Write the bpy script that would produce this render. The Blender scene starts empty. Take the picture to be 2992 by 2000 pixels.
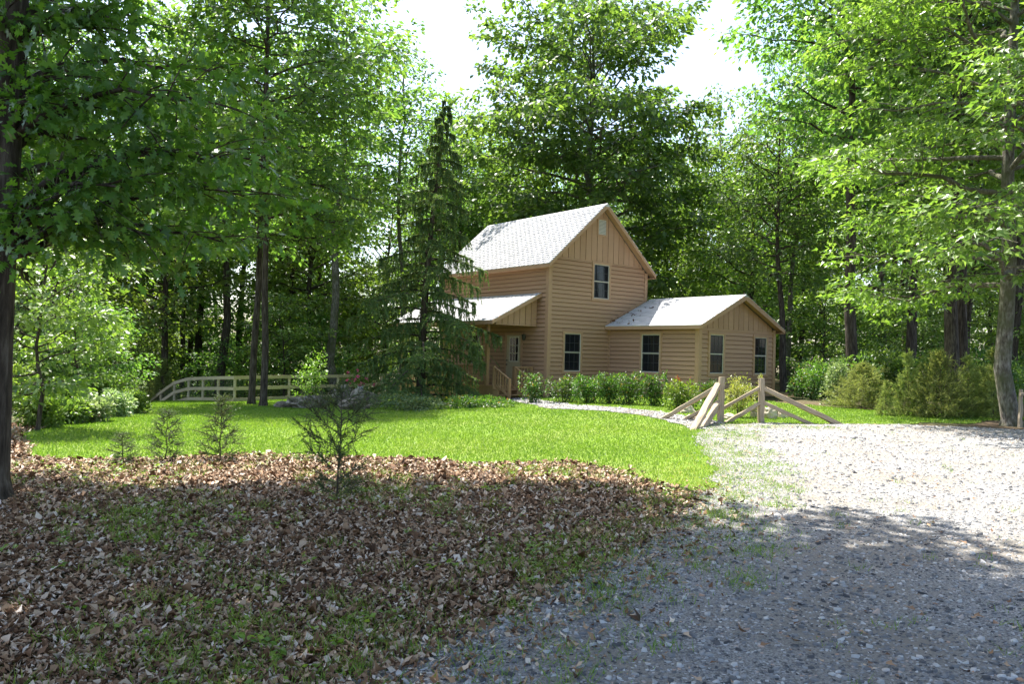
import bpy, math, random
import numpy as np
from mathutils import Matrix, Vector

# ------------------------------------------------------------------ camera
PITCH, ROLL, CAMZ, FPX = 0.0149, 0.0261, 1.465, 2292.0
scene = bpy.context.scene
COL = scene.collection
cam_d = bpy.data.cameras.new('camera')
cam = bpy.data.objects.new('camera', cam_d)
COL.objects.link(cam)
cam_d.sensor_width = 36.0
cam_d.lens = FPX / 2992.0 * 36.0
cam_d.clip_start = 0.05
cam_d.clip_end = 1500.0
_R0 = Vector((1, 0, 0)); _U0 = Vector((0, -math.sin(PITCH), math.cos(PITCH))); _F = Vector((0, math.cos(PITCH), math.sin(PITCH)))
_R = _R0 * math.cos(ROLL) + _U0 * math.sin(ROLL)
_U = _U0 * math.cos(ROLL) - _R0 * math.sin(ROLL)
cam.matrix_world = Matrix(((_R.x, _U.x, -_F.x, 0), (_R.y, _U.y, -_F.y, 0), (_R.z, _U.z, -_F.z, CAMZ), (0, 0, 0, 1)))
scene.camera = cam

# ------------------------------------------------------------------ sky, sun, exposure
YAW = 0.6688                                   # house: local x along the gable wall, local y to the back
EV = np.array([math.cos(YAW), math.sin(YAW), 0.0]); DV = np.array([-math.sin(YAW), math.cos(YAW), 0.0])
SUN = DV * 0.45 + EV * 0.02 + np.array([0, 0, 1.0]); SUN /= np.linalg.norm(SUN)
SUN_EL = math.asin(SUN[2]); SUN_AZ = math.atan2(SUN[0], SUN[1])
world = bpy.data.worlds.new('World'); scene.world = world; world.use_nodes = True
nt = world.node_tree
sky = nt.nodes.new('ShaderNodeTexSky'); sky.sky_type = 'NISHITA'; sky.sun_disc = False
sky.sun_elevation = SUN_EL; sky.sun_rotation = SUN_AZ
sky.air_density = 1.0; sky.dust_density = 2.5; sky.ozone_density = 1.0
bg = nt.nodes['Background']; bg.inputs['Strength'].default_value = 0.15
nt.links.new(sky.outputs['Color'], bg.inputs['Color'])
sun_d = bpy.data.lights.new('sun', 'SUN'); sun_d.energy = 5.0; sun_d.angle = math.radians(0.53); sun_d.color = (1.0, 0.955, 0.88)
sun = bpy.data.objects.new('sun', sun_d); COL.objects.link(sun)
sun.rotation_euler = Vector(SUN).to_track_quat('Z', 'Y').to_euler(); sun.location = (0, 0, 60)
vs = scene.view_settings
vs.view_transform = 'Standard'; vs.look = 'None'; vs.exposure = 1.55; vs.gamma = 1.0; vs.use_curve_mapping = False
scene.cycles.max_bounces = 9; scene.cycles.transmission_bounces = 6; scene.cycles.diffuse_bounces = 6
scene.cycles.use_denoising = True

# ------------------------------------------------------------------ helpers
RNG = np.random.default_rng(7)
random.seed(7)

def ss(a, b, x):
    t = np.clip((np.asarray(x, float) - a) / (b - a), 0, 1)
    return t * t * (3 - 2 * t)

def hgt(x, y):
    x = np.asarray(x, float); y = np.asarray(y, float)
    drop = 1.5 * (1 - np.exp(-0.06 * np.maximum(4 - x, 0))) * np.clip((y - 8) / 25, 0, 1.5)
    w = -(x + 16.0) * 0.68 + (y - 39.0) * 0.73
    bank = 1.7 * ss(0, 7, w) * ss(2, -6, x)
    bumps = 0.02 * np.sin(x * 1.3 + 0.7 * y) * np.sin(y * 0.9 - 0.4 * x) + 0.03 * np.sin(x * 0.37 + 1) * np.sin(y * 0.31)
    return -0.13 * (1 - ss(10, 26, y)) - drop - bank + bumps

def pray(px, py):
    u, v = px - 1496.0, py - 1000.0
    c, s = math.cos(-ROLL), math.sin(-ROLL)
    u, v = u * c - v * s, u * s + v * c
    dx, dy, dz = u / FPX, 1.0, -v / FPX
    c, s = math.cos(PITCH), math.sin(PITCH)
    return np.array([dx, dy * c - dz * s, dy * s + dz * c])

CAM = np.array([0, 0, CAMZ])

def G(px, py):
    """point of the ground seen at a photo pixel"""
    r = pray(px, py); t = 2.0
    while t < 160:
        P = CAM + r * t
        if P[2] < float(hgt(P[0], P[1])):
            lo, hi = t - 0.25, t
            for _ in range(18):
                m = 0.5 * (lo + hi); P = CAM + r * m
                if P[2] < float(hgt(P[0], P[1])): hi = m
                else: lo = m
            return CAM + r * hi
        t += 0.25
    return CAM + r * 60

def AT(px, Y, py=1100):
    """ground point at depth Y below a photo column"""
    r = pray(px, py); t = Y / r[1]; x = r[0] * t
    return np.array([x, Y, float(hgt(x, Y))])

def PX(px, py, Y):
    r = pray(px, py)
    return CAM + r * (Y / r[1])

def link(o, parent=None):
    COL.objects.link(o)
    if parent is not None: o.parent = parent
    return o

def tag(o, label=None, cat=None, group=None, kind=None):
    if label: o['label'] = label
    if cat: o['category'] = cat
    if group: o['group'] = group
    if kind: o['kind'] = kind
    return o

def empty(name, loc=(0, 0, 0), rz=0.0, parent=None):
    o = bpy.data.objects.new(name, None); o.location = loc; o.rotation_euler = (0, 0, rz); o.empty_display_size = 0.2
    return link(o, parent)

def mk(name, V, F, mat, parent=None, smooth=False):
    me = bpy.data.meshes.new(name); me.from_pydata([tuple(map(float, v)) for v in V], [], F); me.update()
    if mat is not None: me.materials.append(mat)
    if smooth: me.polygons.foreach_set('use_smooth', [True] * len(me.polygons))
    return link(bpy.data.objects.new(name, me), parent)

def tri_mesh(name, V, T, mat, rnd=None, smooth=False):
    V = np.ascontiguousarray(V, np.float32); T = np.ascontiguousarray(T, np.int32)
    k = T.shape[1]; n = len(T)
    me = bpy.data.meshes.new(name)
    me.vertices.add(len(V)); me.vertices.foreach_set('co', V.ravel())
    me.loops.add(n * k); me.loops.foreach_set('vertex_index', T.ravel())
    me.polygons.add(n); me.polygons.foreach_set('loop_start', np.arange(0, n * k, k, dtype=np.int32))
    me.polygons.foreach_set('loop_total', np.full(n, k, np.int32))
    if smooth: me.polygons.foreach_set('use_smooth', np.ones(n, bool))
    if rnd is not None:
        a = me.attributes.new('rnd', 'FLOAT', 'FACE'); a.data.foreach_set('value', np.ascontiguousarray(rnd, np.float32))
    me.update(calc_edges=True)
    if mat is not None: me.materials.append(mat)
    return me

def obj(name, me, parent=None, loc=None, rz=None, sc=None):
    o = bpy.data.objects.new(name, me)
    if loc is not None: o.location = loc
    if rz is not None: o.rotation_euler = (0, 0, rz)
    if sc is not None: o.scale = (sc, sc, sc) if np.isscalar(sc) else sc
    return link(o, parent)

def copy_tree(o, parent=None):
    c = o.copy(); COL.objects.link(c); c.parent = parent
    for ch in list(o.children): copy_tree(ch, c)
    return c

class MB:
    """collects boxes and prisms into one mesh"""
    def __init__(s): s.V = []; s.F = []
    def add(s, V, F):
        b = len(s.V); s.V += [tuple(map(float, v)) for v in V]; s.F += [tuple(i + b for i in f) for f in F]
    def box(s, x0, x1, y0, y1, z0, z1):
        s.add([(x0, y0, z0), (x1, y0, z0), (x1, y1, z0), (x0, y1, z0), (x0, y0, z1), (x1, y0, z1), (x1, y1, z1), (x0, y1, z1)],
              [(3, 2, 1, 0), (4, 5, 6, 7), (0, 1, 5, 4), (1, 2, 6, 5), (2, 3, 7, 6), (3, 0, 4, 7)])
        return s
    def prism(s, poly, vec):
        n = len(poly); poly = [np.array(p, float) for p in poly]; vec = np.array(vec, float)
        s.add(poly + [p + vec for p in poly], [tuple(range(n))[::-1], tuple(range(n, 2 * n))] + [(i, (i + 1) % n, n + (i + 1) % n, n + i) for i in range(n)])
        return s
    def beam(s, a, b, w, h, up=(0, 0, 1)):
        a = np.array(a, float); b = np.array(b, float); d = b - a; d /= np.linalg.norm(d)
        r = np.cross(d, np.array(up, float)); r /= np.linalg.norm(r); u = np.cross(r, d)
        q = [a - r * w / 2 - u * h / 2, a + r * w / 2 - u * h / 2, a + r * w / 2 + u * h / 2, a - r * w / 2 + u * h / 2]
        return s.prism(q, b - a)
    def tube(s, path, rad, sides=8):
        V, T = tubes([np.array(path, float)], [np.array(rad, float)], sides)
        s.add(V, [tuple(t) for t in T]); return s
    def build(s, name, mat, parent=None, smooth=False): return mk(name, s.V, s.F, mat, parent, smooth)

def tubes(paths, rads, sides, jitter=0.0, rng=None):
    Vs = []; Ts = []; base = 0
    ang = np.linspace(0, 2 * np.pi, sides, endpoint=False)
    for P, R in zip(paths, rads):
        n = len(P)
        d = np.gradient(P, axis=0); d /= (np.linalg.norm(d, axis=1, keepdims=True) + 1e-9)
        ref = np.array([0.0, 0, 1]) if abs(d[n // 2][2]) < 0.8 else np.array([1.0, 0, 0])
        r = np.cross(d, ref); r /= (np.linalg.norm(r, axis=1, keepdims=True) + 1e-9); u = np.cross(r, d)
        rr = np.repeat(np.asarray(R, float)[:, None], sides, 1)
        if jitter and rng is not None: rr = rr * (1 + jitter * rng.normal(size=rr.shape))
        ring = P[:, None, :] + rr[..., None] * (np.cos(ang)[None, :, None] * r[:, None, :] + np.sin(ang)[None, :, None] * u[:, None, :])
        Vs.append(ring.reshape(-1, 3))
        i = np.arange(n - 1)[:, None] * sides; j = np.arange(sides)[None, :]; j2 = (j + 1) % sides
        q = np.stack([i + j, i + j2, i + sides + j2, i + sides + j], -1).reshape(-1, 4) + base
        Ts.append(q); base += n * sides
    return np.concatenate(Vs), np.concatenate(Ts)

# ------------------------------------------------------------------ materials
def new_mat(name):
    m = bpy.data.materials.new(name); m.use_nodes = True
    t = m.node_tree; b = t.nodes['Principled BSDF']
    return m, t, b

def N(t, typ, **kw):
    n = t.nodes.new(typ)
    for k, v in kw.items(): setattr(n, k, v)
    return n

def ramp(t, stops):
    r = N(t, 'ShaderNodeValToRGB'); e = r.color_ramp.elements
    while len(e) < len(stops): e.new(0.5)
    for i, (p, c) in enumerate(stops): e[i].position = p; e[i].color = (*c, 1)
    return r

def noise_mat(name, stops, scale=8, rough=0.8, bump=0.2, stretch=None, detail=6, spec=0.2, bscale=None, big=None, coord='Object'):
    m, t, b = new_mat(name)
    tc = N(t, 'ShaderNodeTexCoord'); mp = N(t, 'ShaderNodeMapping'); t.links.new(tc.outputs[coord], mp.inputs[0])
    if stretch: mp.inputs['Scale'].default_value = stretch
    n = N(t, 'ShaderNodeTexNoise'); n.inputs['Scale'].default_value = scale; n.inputs['Detail'].default_value = detail; n.inputs['Roughness'].default_value = 0.65
    t.links.new(mp.outputs[0], n.inputs['Vector'])
    r = ramp(t, stops); t.links.new(n.outputs['Fac'], r.inputs[0]); col = r.outputs[0]
    if big:
        n3 = N(t, 'ShaderNodeTexNoise'); n3.inputs['Scale'].default_value = big[0]; n3.inputs['Detail'].default_value = 4
        t.links.new(tc.outputs[coord], n3.inputs['Vector'])
        rr = ramp(t, [(0.38, (0, 0, 0)), (0.66, (1, 1, 1))]); t.links.new(n3.outputs['Fac'], rr.inputs[0])
        mx = N(t, 'ShaderNodeMix', data_type='RGBA'); t.links.new(rr.outputs[0], mx.inputs[0]); t.links.new(col, mx.inputs[6]); mx.inputs[7].default_value = (*big[1], 1)
        col = mx.outputs[2]
    t.links.new(col, b.inputs['Base Color'])
    b.inputs['Roughness'].default_value = rough; b.inputs['Specular IOR Level'].default_value = spec
    if bump:
        n2 = n
        if bscale:
            n2 = N(t, 'ShaderNodeTexNoise'); n2.inputs['Scale'].default_value = bscale; n2.inputs['Detail'].default_value = 5; t.links.new(mp.outputs[0], n2.inputs['Vector'])
        bp = N(t, 'ShaderNodeBump'); bp.inputs['Strength'].default_value = bump; bp.inputs['Distance'].default_value = 0.02
        t.links.new(n2.outputs['Fac'], bp.inputs['Height']); t.links.new(bp.outputs[0], b.inputs['Normal'])
    return m

def leaf_mat(name, stops, trans, tfac=0.42, rough=0.42, spec=0.55, hue=0.014):
    m, t, b = new_mat(name)
    at = N(t, 'ShaderNodeAttribute'); at.attribute_name = 'rnd'
    oi = N(t, 'ShaderNodeObjectInfo')
    r = ramp(t, stops); t.links.new(at.outputs['Fac'], r.inputs[0])
    hs = N(t, 'ShaderNodeHueSaturation'); t.links.new(r.outputs[0], hs.inputs['Color'])
    ma = N(t, 'ShaderNodeMapRange'); ma.inputs[3].default_value = 0.5 - hue; ma.inputs[4].default_value = 0.5 + hue * 0.6
    t.links.new(oi.outputs['Random'], ma.inputs[0]); t.links.new(ma.outputs[0], hs.inputs['Hue'])
    mv = N(t, 'ShaderNodeMapRange'); mv.inputs[3].default_value = 0.82; mv.inputs[4].default_value = 1.15
    t.links.new(oi.outputs['Random'], mv.inputs[0]); t.links.new(mv.outputs[0], hs.inputs['Value'])
    t.links.new(hs.outputs[0], b.inputs['Base Color']); b.inputs['Roughness'].default_value = rough; b.inputs['Specular IOR Level'].default_value = spec
    tr = N(t, 'ShaderNodeBsdfTranslucent')
    mul = N(t, 'ShaderNodeMix', data_type='RGBA', blend_type='MULTIPLY'); mul.inputs[0].default_value = 1.0
    t.links.new(hs.outputs[0], mul.inputs[6]); mul.inputs[7].default_value = (*trans, 1); t.links.new(mul.outputs[2], tr.inputs['Color'])
    mx = N(t, 'ShaderNodeMixShader'); mx.inputs[0].default_value = tfac
    t.links.new(b.outputs[0], mx.inputs[1]); t.links.new(tr.outputs[0], mx.inputs[2])
    t.links.new(mx.outputs[0], t.nodes['Material Output'].inputs['Surface'])
    return m

def rnd_mat(name, stops, rough=0.8, spec=0.2, attr='rnd', objrand=False, noise=None, bump=0):
    m, t, b = new_mat(name)
    if objrand: src = N(t, 'ShaderNodeObjectInfo').outputs['Random']
    else:
        a = N(t, 'ShaderNodeAttribute'); a.attribute_name = attr; src = a.outputs['Fac']
    r = ramp(t, stops); t.links.new(src, r.inputs[0]); col = r.outputs[0]
    if noise:
        tc = N(t, 'ShaderNodeTexCoord'); n = N(t, 'ShaderNodeTexNoise'); n.inputs['Scale'].default_value = noise[0]; n.inputs['Detail'].default_value = 5
        mp = N(t, 'ShaderNodeMapping'); mp.inputs['Scale'].default_value = noise[2] if len(noise) > 2 else (1, 1, 1)
        t.links.new(tc.outputs['Object'], mp.inputs[0]); t.links.new(mp.outputs[0], n.inputs['Vector'])
        mr = N(t, 'ShaderNodeMapRange'); mr.inputs[3].default_value = 1 - noise[1]; mr.inputs[4].default_value = 1 + noise[1]; t.links.new(n.outputs['Fac'], mr.inputs[0])
        mx = N(t, 'ShaderNodeMix', data_type='RGBA', blend_type='MULTIPLY'); mx.inputs[0].default_value = 1; t.links.new(col, mx.inputs[6]); t.links.new(mr.outputs[0], mx.inputs[7]); col = mx.outputs[2]
        if bump:
            bp = N(t, 'ShaderNodeBump'); bp.inputs['Strength'].default_value = bump; bp.inputs['Distance'].default_value = 0.01
            t.links.new(n.outputs['Fac'], bp.inputs['Height']); t.links.new(bp.outputs[0], b.inputs['Normal'])
    t.links.new(col, b.inputs['Base Color']); b.inputs['Roughness'].default_value = rough; b.inputs['Specular IOR Level'].default_value = spec
    return m

M = {}
M['leaf'] = leaf_mat('leaf_green', [(0, (0.055, 0.122, 0.036)), (0.55, (0.10, 0.19, 0.05)), (1, (0.165, 0.265, 0.072))], (1.95, 2.0, 0.8), tfac=0.5)
M['leaf_light'] = leaf_mat('leaf_light_green', [(0, (0.085, 0.155, 0.032)), (0.5, (0.14, 0.225, 0.048)), (1, (0.21, 0.29, 0.08))], (1.65, 1.8, 0.7), rough=0.38, spec=0.6)
M['leaf_dark'] = leaf_mat('leaf_oak_green', [(0, (0.042, 0.095, 0.018)), (0.6, (0.072, 0.145, 0.028)), (1, (0.11, 0.195, 0.036))], (2.0, 2.1, 0.6), tfac=0.42)
M['needle'] = leaf_mat('needle_green', [(0, (0.07, 0.13, 0.05)), (0.5, (0.11, 0.19, 0.07)), (0.85, (0.16, 0.235, 0.08)), (1, (0.23, 0.21, 0.08))], (1.5, 1.65, 0.8), tfac=0.35, rough=0.6, spec=0.2)
M['cedar'] = leaf_mat('cedar_green', [(0, (0.06, 0.10, 0.05)), (0.6, (0.10, 0.155, 0.065)), (1, (0.16, 0.18, 0.07))], (1.4, 1.4, 0.7), tfac=0.25, rough=0.6, spec=0.2)
M['cedar_light'] = leaf_mat('cedar_yellow_green', [(0, (0.16, 0.21, 0.075)), (0.6, (0.25, 0.31, 0.10)), (1, (0.36, 0.39, 0.15))], (1.5, 1.5, 0.8), tfac=0.42, rough=0.6, spec=0.2)
M['shrub'] = leaf_mat('shrub_green', [(0, (0.03, 0.08, 0.018)), (0.6, (0.065, 0.14, 0.025)), (0.93, (0.11, 0.19, 0.035)), (1, (0.26, 0.12, 0.05))], (1.6, 1.7, 0.6))
M['shrub_tip'] = leaf_mat('shrub_light', [(0, (0.08, 0.16, 0.02)), (0.6, (0.16, 0.25, 0.035)), (1, (0.25, 0.33, 0.06))], (1.5, 1.6, 0.6))
M['red_tip'] = leaf_mat('red_new_leaf', [(0, (0.35, 0.08, 0.03)), (1, (0.45, 0.16, 0.06))], (1.2, 1.0, 0.8))
M['pale'] = leaf_mat('pale_leaf', [(0, (0.13, 0.2, 0.08)), (0.6, (0.22, 0.31, 0.13)), (1, (0.4, 0.46, 0.26))], (1.3, 1.4, 0.8))
M['yellow'] = leaf_mat('yellow_green_leaf', [(0, (0.16, 0.19, 0.04)), (0.6, (0.26, 0.28, 0.06)), (1, (0.36, 0.35, 0.10))], (1.3, 1.3, 0.7))
M['grass'] = leaf_mat('grass_blade', [(0, (0.085, 0.16, 0.022)), (0.5, (0.135, 0.225, 0.033)), (0.9, (0.21, 0.285, 0.055)), (1, (0.36, 0.34, 0.15))], (1.5, 1.6, 0.6), tfac=0.4, rough=0.5, spec=0.3)
M['petal'] = leaf_mat('pink_petal', [(0, (0.6, 0.06, 0.16)), (0.6, (0.72, 0.13, 0.26)), (1, (0.82, 0.3, 0.4))], (1.2, 1.0, 1.0), tfac=0.3)
M['bark'] = noise_mat('bark', [(0.32, (0.018, 0.014, 0.010)), (0.5, (0.06, 0.047, 0.035)), (0.68, (0.13, 0.108, 0.085))], scale=5, rough=0.95, bump=0.9, stretch=(3, 3, 0.5), bscale=9)
M['bark_grey'] = noise_mat('bark_grey', [(0.32, (0.04, 0.033, 0.026)), (0.48, (0.14, 0.12, 0.10)), (0.66, (0.30, 0.28, 0.24))], scale=6, rough=0.95, bump=1.0, stretch=(3, 3, 1.0), bscale=8, big=(1.8, (0.085, 0.09, 0.045)))
M['siding'] = rnd_mat('siding_tan', [(0, (0.385, 0.228, 0.138)), (1, (0.43, 0.262, 0.162))], rough=0.62, spec=0.3, objrand=True, noise=(3.0, 0.10, (1, 1, 4)), bump=0.12)
M['trim'] = noise_mat('trim_tan', [(0.3, (0.40, 0.24, 0.145)), (0.7, (0.44, 0.272, 0.165))], scale=3, rough=0.6, bump=0.06, spec=0.3, bscale=40)
M['shade_sheath'] = noise_mat('groove_shade_backing', [(0.3, (0.035, 0.028, 0.022)), (0.7, (0.05, 0.04, 0.03))], scale=3, rough=0.8, bump=0)  # wall backing coloured near-black to paint the shade lines between siding boards
M['shingle'] = rnd_mat('shingle_grey', [(0, (0.44, 0.44, 0.45)), (0.5, (0.49, 0.49, 0.50)), (1, (0.53, 0.53, 0.535))], rough=0.9, spec=0.15, noise=(45, 0.16), bump=0.3)
M['shingle_o'] = rnd_mat('shingle_grey_piece', [(0, (0.44, 0.44, 0.45)), (0.5, (0.49, 0.49, 0.50)), (1, (0.53, 0.53, 0.535))], rough=0.9, spec=0.15, objrand=True, noise=(45, 0.16), bump=0.3)
M['rooffelt'] = noise_mat('roof_deck', [(0.3, (0.16, 0.16, 0.17)), (0.7, (0.22, 0.22, 0.23))], scale=30, rough=0.95, bump=0.1)
M['white'] = noise_mat('window_vinyl', [(0.3, (0.60, 0.55, 0.46)), (0.7, (0.66, 0.61, 0.52))], scale=5, rough=0.5, bump=0)
M['door'] = noise_mat('door_paint', [(0.3, (0.44, 0.36, 0.25)), (0.7, (0.48, 0.40, 0.28))], scale=4, rough=0.5, bump=0.03)
M['muntin'] = noise_mat('muntin_grey', [(0.3, (0.055, 0.056, 0.062)), (0.7, (0.075, 0.076, 0.082))], scale=5, rough=0.5, bump=0)
M['black'] = noise_mat('black_metal', [(0.3, (0.012, 0.012, 0.013)), (0.7, (0.03, 0.03, 0.03))], scale=20, rough=0.4, bump=0, spec=0.5)
M['deck'] = rnd_mat('deck_wood', [(0, (0.30, 0.18, 0.09)), (1, (0.40, 0.25, 0.13))], rough=0.75, objrand=True, noise=(6, 0.25, (4, 4, 1)), bump=0.2)
M['fencewood'] = rnd_mat('fence_wood', [(0, (0.46, 0.38, 0.24)), (1, (0.56, 0.48, 0.32))], rough=0.8, objrand=True, noise=(5, 0.25, (3, 3, 3)), bump=0.25)
M['stone'] = noise_mat('weathered_stone', [(0.34, (0.04, 0.034, 0.026)), (0.48, (0.19, 0.165, 0.13)), (0.64, (0.38, 0.34, 0.28))], scale=7, rough=0.95, bump=1.0, bscale=9, big=(2.2, (0.09, 0.075, 0.055)))
M['stone_tan'] = noise_mat('tan_stone', [(0.25, (0.28, 0.24, 0.18)), (0.5, (0.42, 0.37, 0.29)), (0.72, (0.55, 0.50, 0.42))], scale=5, rough=0.95, bump=0.7, bscale=14)
M['wire'] = noise_mat('galvanised_wire', [(0.3, (0.12, 0.12, 0.11)), (0.7, (0.18, 0.18, 0.17))], scale=10, rough=0.6, bump=0)
M['box_grey'] = noise_mat('grey_steel', [(0.3, (0.42, 0.46, 0.48)), (0.7, (0.5, 0.54, 0.56))], scale=3, rough=0.5, bump=0.03)
M['vase'] = noise_mat('glazed_pot', [(0.42, (0.05, 0.06, 0.09)), (0.5, (0.6, 0.6, 0.62)), (0.7, (0.75, 0.75, 0.76))], scale=9, rough=0.3, bump=0, spec=0.5)

def rail_wood():
    m, t, b = new_mat('split_rail_wood')
    tc = N(t, 'ShaderNodeTexCoord'); mp = N(t, 'ShaderNodeMapping'); mp.inputs['Scale'].default_value = (18, 18, 1.2); t.links.new(tc.outputs['Object'], mp.inputs[0])
    n = N(t, 'ShaderNodeTexNoise'); n.inputs['Scale'].default_value = 2.0; n.inputs['Detail'].default_value = 7; n.inputs['Roughness'].default_value = 0.7; t.links.new(mp.outputs[0], n.inputs['Vector'])
    r = ramp(t, [(0.28, (0.12, 0.09, 0.06)), (0.4, (0.30, 0.24, 0.17)), (0.6, (0.42, 0.34, 0.25)), (0.8, (0.52, 0.44, 0.34))])
    t.links.new(n.outputs['Fac'], r.inputs[0]); t.links.new(r.outputs[0], b.inputs['Base Color']); b.inputs['Roughness'].default_value = 0.9; b.inputs['Specular IOR Level'].default_value = 0.15
    bp = N(t, 'ShaderNodeBump'); bp.inputs['Strength'].default_value = 0.8; bp.inputs['Distance'].default_value = 0.015; t.links.new(n.outputs['Fac'], bp.inputs['Height']); t.links.new(bp.outputs[0], b.inputs['Normal'])
    return m
M['rail'] = rail_wood()

def glass_mat():
    m, t, b = new_mat('dark_window_glass')
    b.inputs['Base Color'].default_value = (0.012, 0.013, 0.016, 1); b.inputs['Roughness'].default_value = 0.04
    b.inputs['Specular IOR Level'].default_value = 0.45; b.inputs['IOR'].default_value = 1.45
    tc = N(t, 'ShaderNodeTexCoord'); n = N(t, 'ShaderNodeTexNoise'); n.inputs['Scale'].default_value = 1.2; t.links.new(tc.outputs['Object'], n.inputs['Vector'])
    bp = N(t, 'ShaderNodeBump'); bp.inputs['Strength'].default_value = 0.02; t.links.new(n.outputs['Fac'], bp.inputs['Height']); t.links.new(bp.outputs[0], b.inputs['Normal'])
    return m
M['glass'] = glass_mat()

# ground materials (world-sized sheets, object coordinates = metres)
M['g_forest'] = noise_mat('forest_floor', [(0.3, (0.05, 0.035, 0.02)), (0.5, (0.11, 0.075, 0.045)), (0.7, (0.19, 0.13, 0.08))], scale=14, rough=0.95, bump=0.9, big=(0.35, (0.045, 0.06, 0.02)), bscale=22)
M['g_lawn'] = noise_mat('lawn_soil_grass', [(0.3, (0.08, 0.14, 0.016)), (0.5, (0.13, 0.215, 0.022)), (0.7, (0.18, 0.25, 0.035))], scale=22, rough=0.9, bump=0.7, big=(0.5, (0.15, 0.20, 0.035)), bscale=60)
M['g_litter'] = noise_mat('litter_soil', [(0.3, (0.035, 0.024, 0.016)), (0.5, (0.09, 0.062, 0.042)), (0.7, (0.17, 0.125, 0.09))], scale=24, rough=0.95, bump=1.0, big=(0.6, (0.05, 0.055, 0.022)), bscale=30)
M['g_gravel'] = noise_mat('gravel_bed', [(0.34, (0.05, 0.048, 0.045)), (0.48, (0.23, 0.225, 0.215)), (0.64, (0.46, 0.45, 0.43))], scale=75, rough=0.95, bump=1.0, big=(0.7, (0.24, 0.215, 0.18)), bscale=90, detail=8)
M['litter'] = rnd_mat('dead_leaf', [(0, (0.06, 0.03, 0.015)), (0.3, (0.19, 0.10, 0.05)), (0.6, (0.34, 0.22, 0.13)), (0.85, (0.5, 0.38, 0.27)), (1, (0.66, 0.57, 0.47))], rough=0.75, spec=0.25)
M['pebble'] = rnd_mat('gravel_stone', [(0, (0.06, 0.06, 0.063)), (0.35, (0.17, 0.17, 0.172)), (0.7, (0.31, 0.308, 0.302)), (0.95, (0.54, 0.53, 0.51)), (1, (0.40, 0.24, 0.15))], rough=0.85, spec=0.2)

# ------------------------------------------------------------------ ground
def ground_grid():
    xs = np.concatenate([np.linspace(-420, -40, 14), np.arange(-36, -14, 1.5), np.arange(-14, 16, 0.4), np.arange(16, 44, 1.5), np.linspace(46, 420, 14)])
    ys = np.concatenate([np.linspace(-120, -6, 8), np.arange(-3, 24, 0.4), np.arange(24, 60, 1.0), np.linspace(62, 700, 20)])
    X, Y = np.meshgrid(xs, ys); Z = hgt(X, Y)
    V = np.stack([X, Y, Z], -1).reshape(-1, 3); n = len(xs)
    i = np.arange(len(ys) - 1)[:, None] * n; j = np.arange(n - 1)[None]
    Q = np.stack([i + j, i + j + 1, i + n + j + 1, i + n + j], -1).reshape(-1, 4)
    return V, Q
V, Q = ground_grid()
tag(obj('ground', tri_mesh('ground', V, Q, M['g_forest'], smooth=True)), kind='structure', label='brown forest floor under the woods')

def poly_sdf(P, poly):
    """signed distance (positive inside) of points to a polygon"""
    poly = np.asarray(poly, float); P = np.asarray(P, float)
    d = np.full(len(P), 1e9); ins = np.zeros(len(P), bool); n = len(poly)
    for i in range(n):
        a, b = poly[i], poly[(i + 1) % n]; e = b - a; w = P - a
        t = np.clip((w @ e) / (e @ e + 1e-12), 0, 1); d = np.minimum(d, np.linalg.norm(w - t[:, None] * e, axis=1))
        c = (a[1] > P[:, 1]) != (b[1] > P[:, 1])
        ins ^= c & (P[:, 0] < (b[0] - a[0]) * (P[:, 1] - a[1]) / (b[1] - a[1] + 1e-12) + a[0])
    return np.where(ins, d, -d)

def wob(P, s=1.0, a=0.18):
    x, y = P[:, 0], P[:, 1]
    return a * (np.sin(2.1 * x * s + 1.3 * y * s) * np.sin(1.7 * y * s - 0.8 * x * s + 1) + 0.5 * np.sin(5.3 * x * s + 2) * np.sin(4.7 * y * s))

def sheet(name, f, b, step, dz, mat, **tg):
    xs = np.arange(b[0], b[1], step); ys = np.arange(b[2], b[3], step)
    X, Y = np.meshgrid(xs, ys); P = np.stack([X, Y], -1).reshape(-1, 2); n = len(xs)
    i = np.arange(len(ys) - 1)[:, None] * n; j = np.arange(n - 1)[None]
    Q = np.stack([i + j, i + j + 1, i + n + j + 1, i + n + j], -1).reshape(-1, 4)
    C = P[Q].mean(1); Q = Q[f(C) > 0]
    cnt = np.bincount(Q.ravel(), minlength=len(P)); edge = (cnt > 0) & (cnt < 4)
    E_ = P[edge]; h = 1e-2
    for _ in range(2):
        v = f(E_); g = np.stack([f(E_ + [h, 0]) - v, f(E_ + [0, h]) - v], -1) / h
        E_ = E_ - np.clip(v, -step, step)[:, None] * g / (np.sum(g * g, 1, keepdims=True) + 0.3)
    P[edge] = E_
    use = np.unique(Q); mp = np.full(len(P), -1); mp[use] = np.arange(len(use)); P = P[use]; Q = mp[Q]
    Vv = np.column_stack([P, hgt(P[:, 0], P[:, 1]) + dz])
    return tag(obj(name, tri_mesh(name, Vv, Q, mat, smooth=True)), kind='structure', **tg)

def gp(*pts): return np.array([G(x, y)[:2] for x, y in pts])

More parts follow.
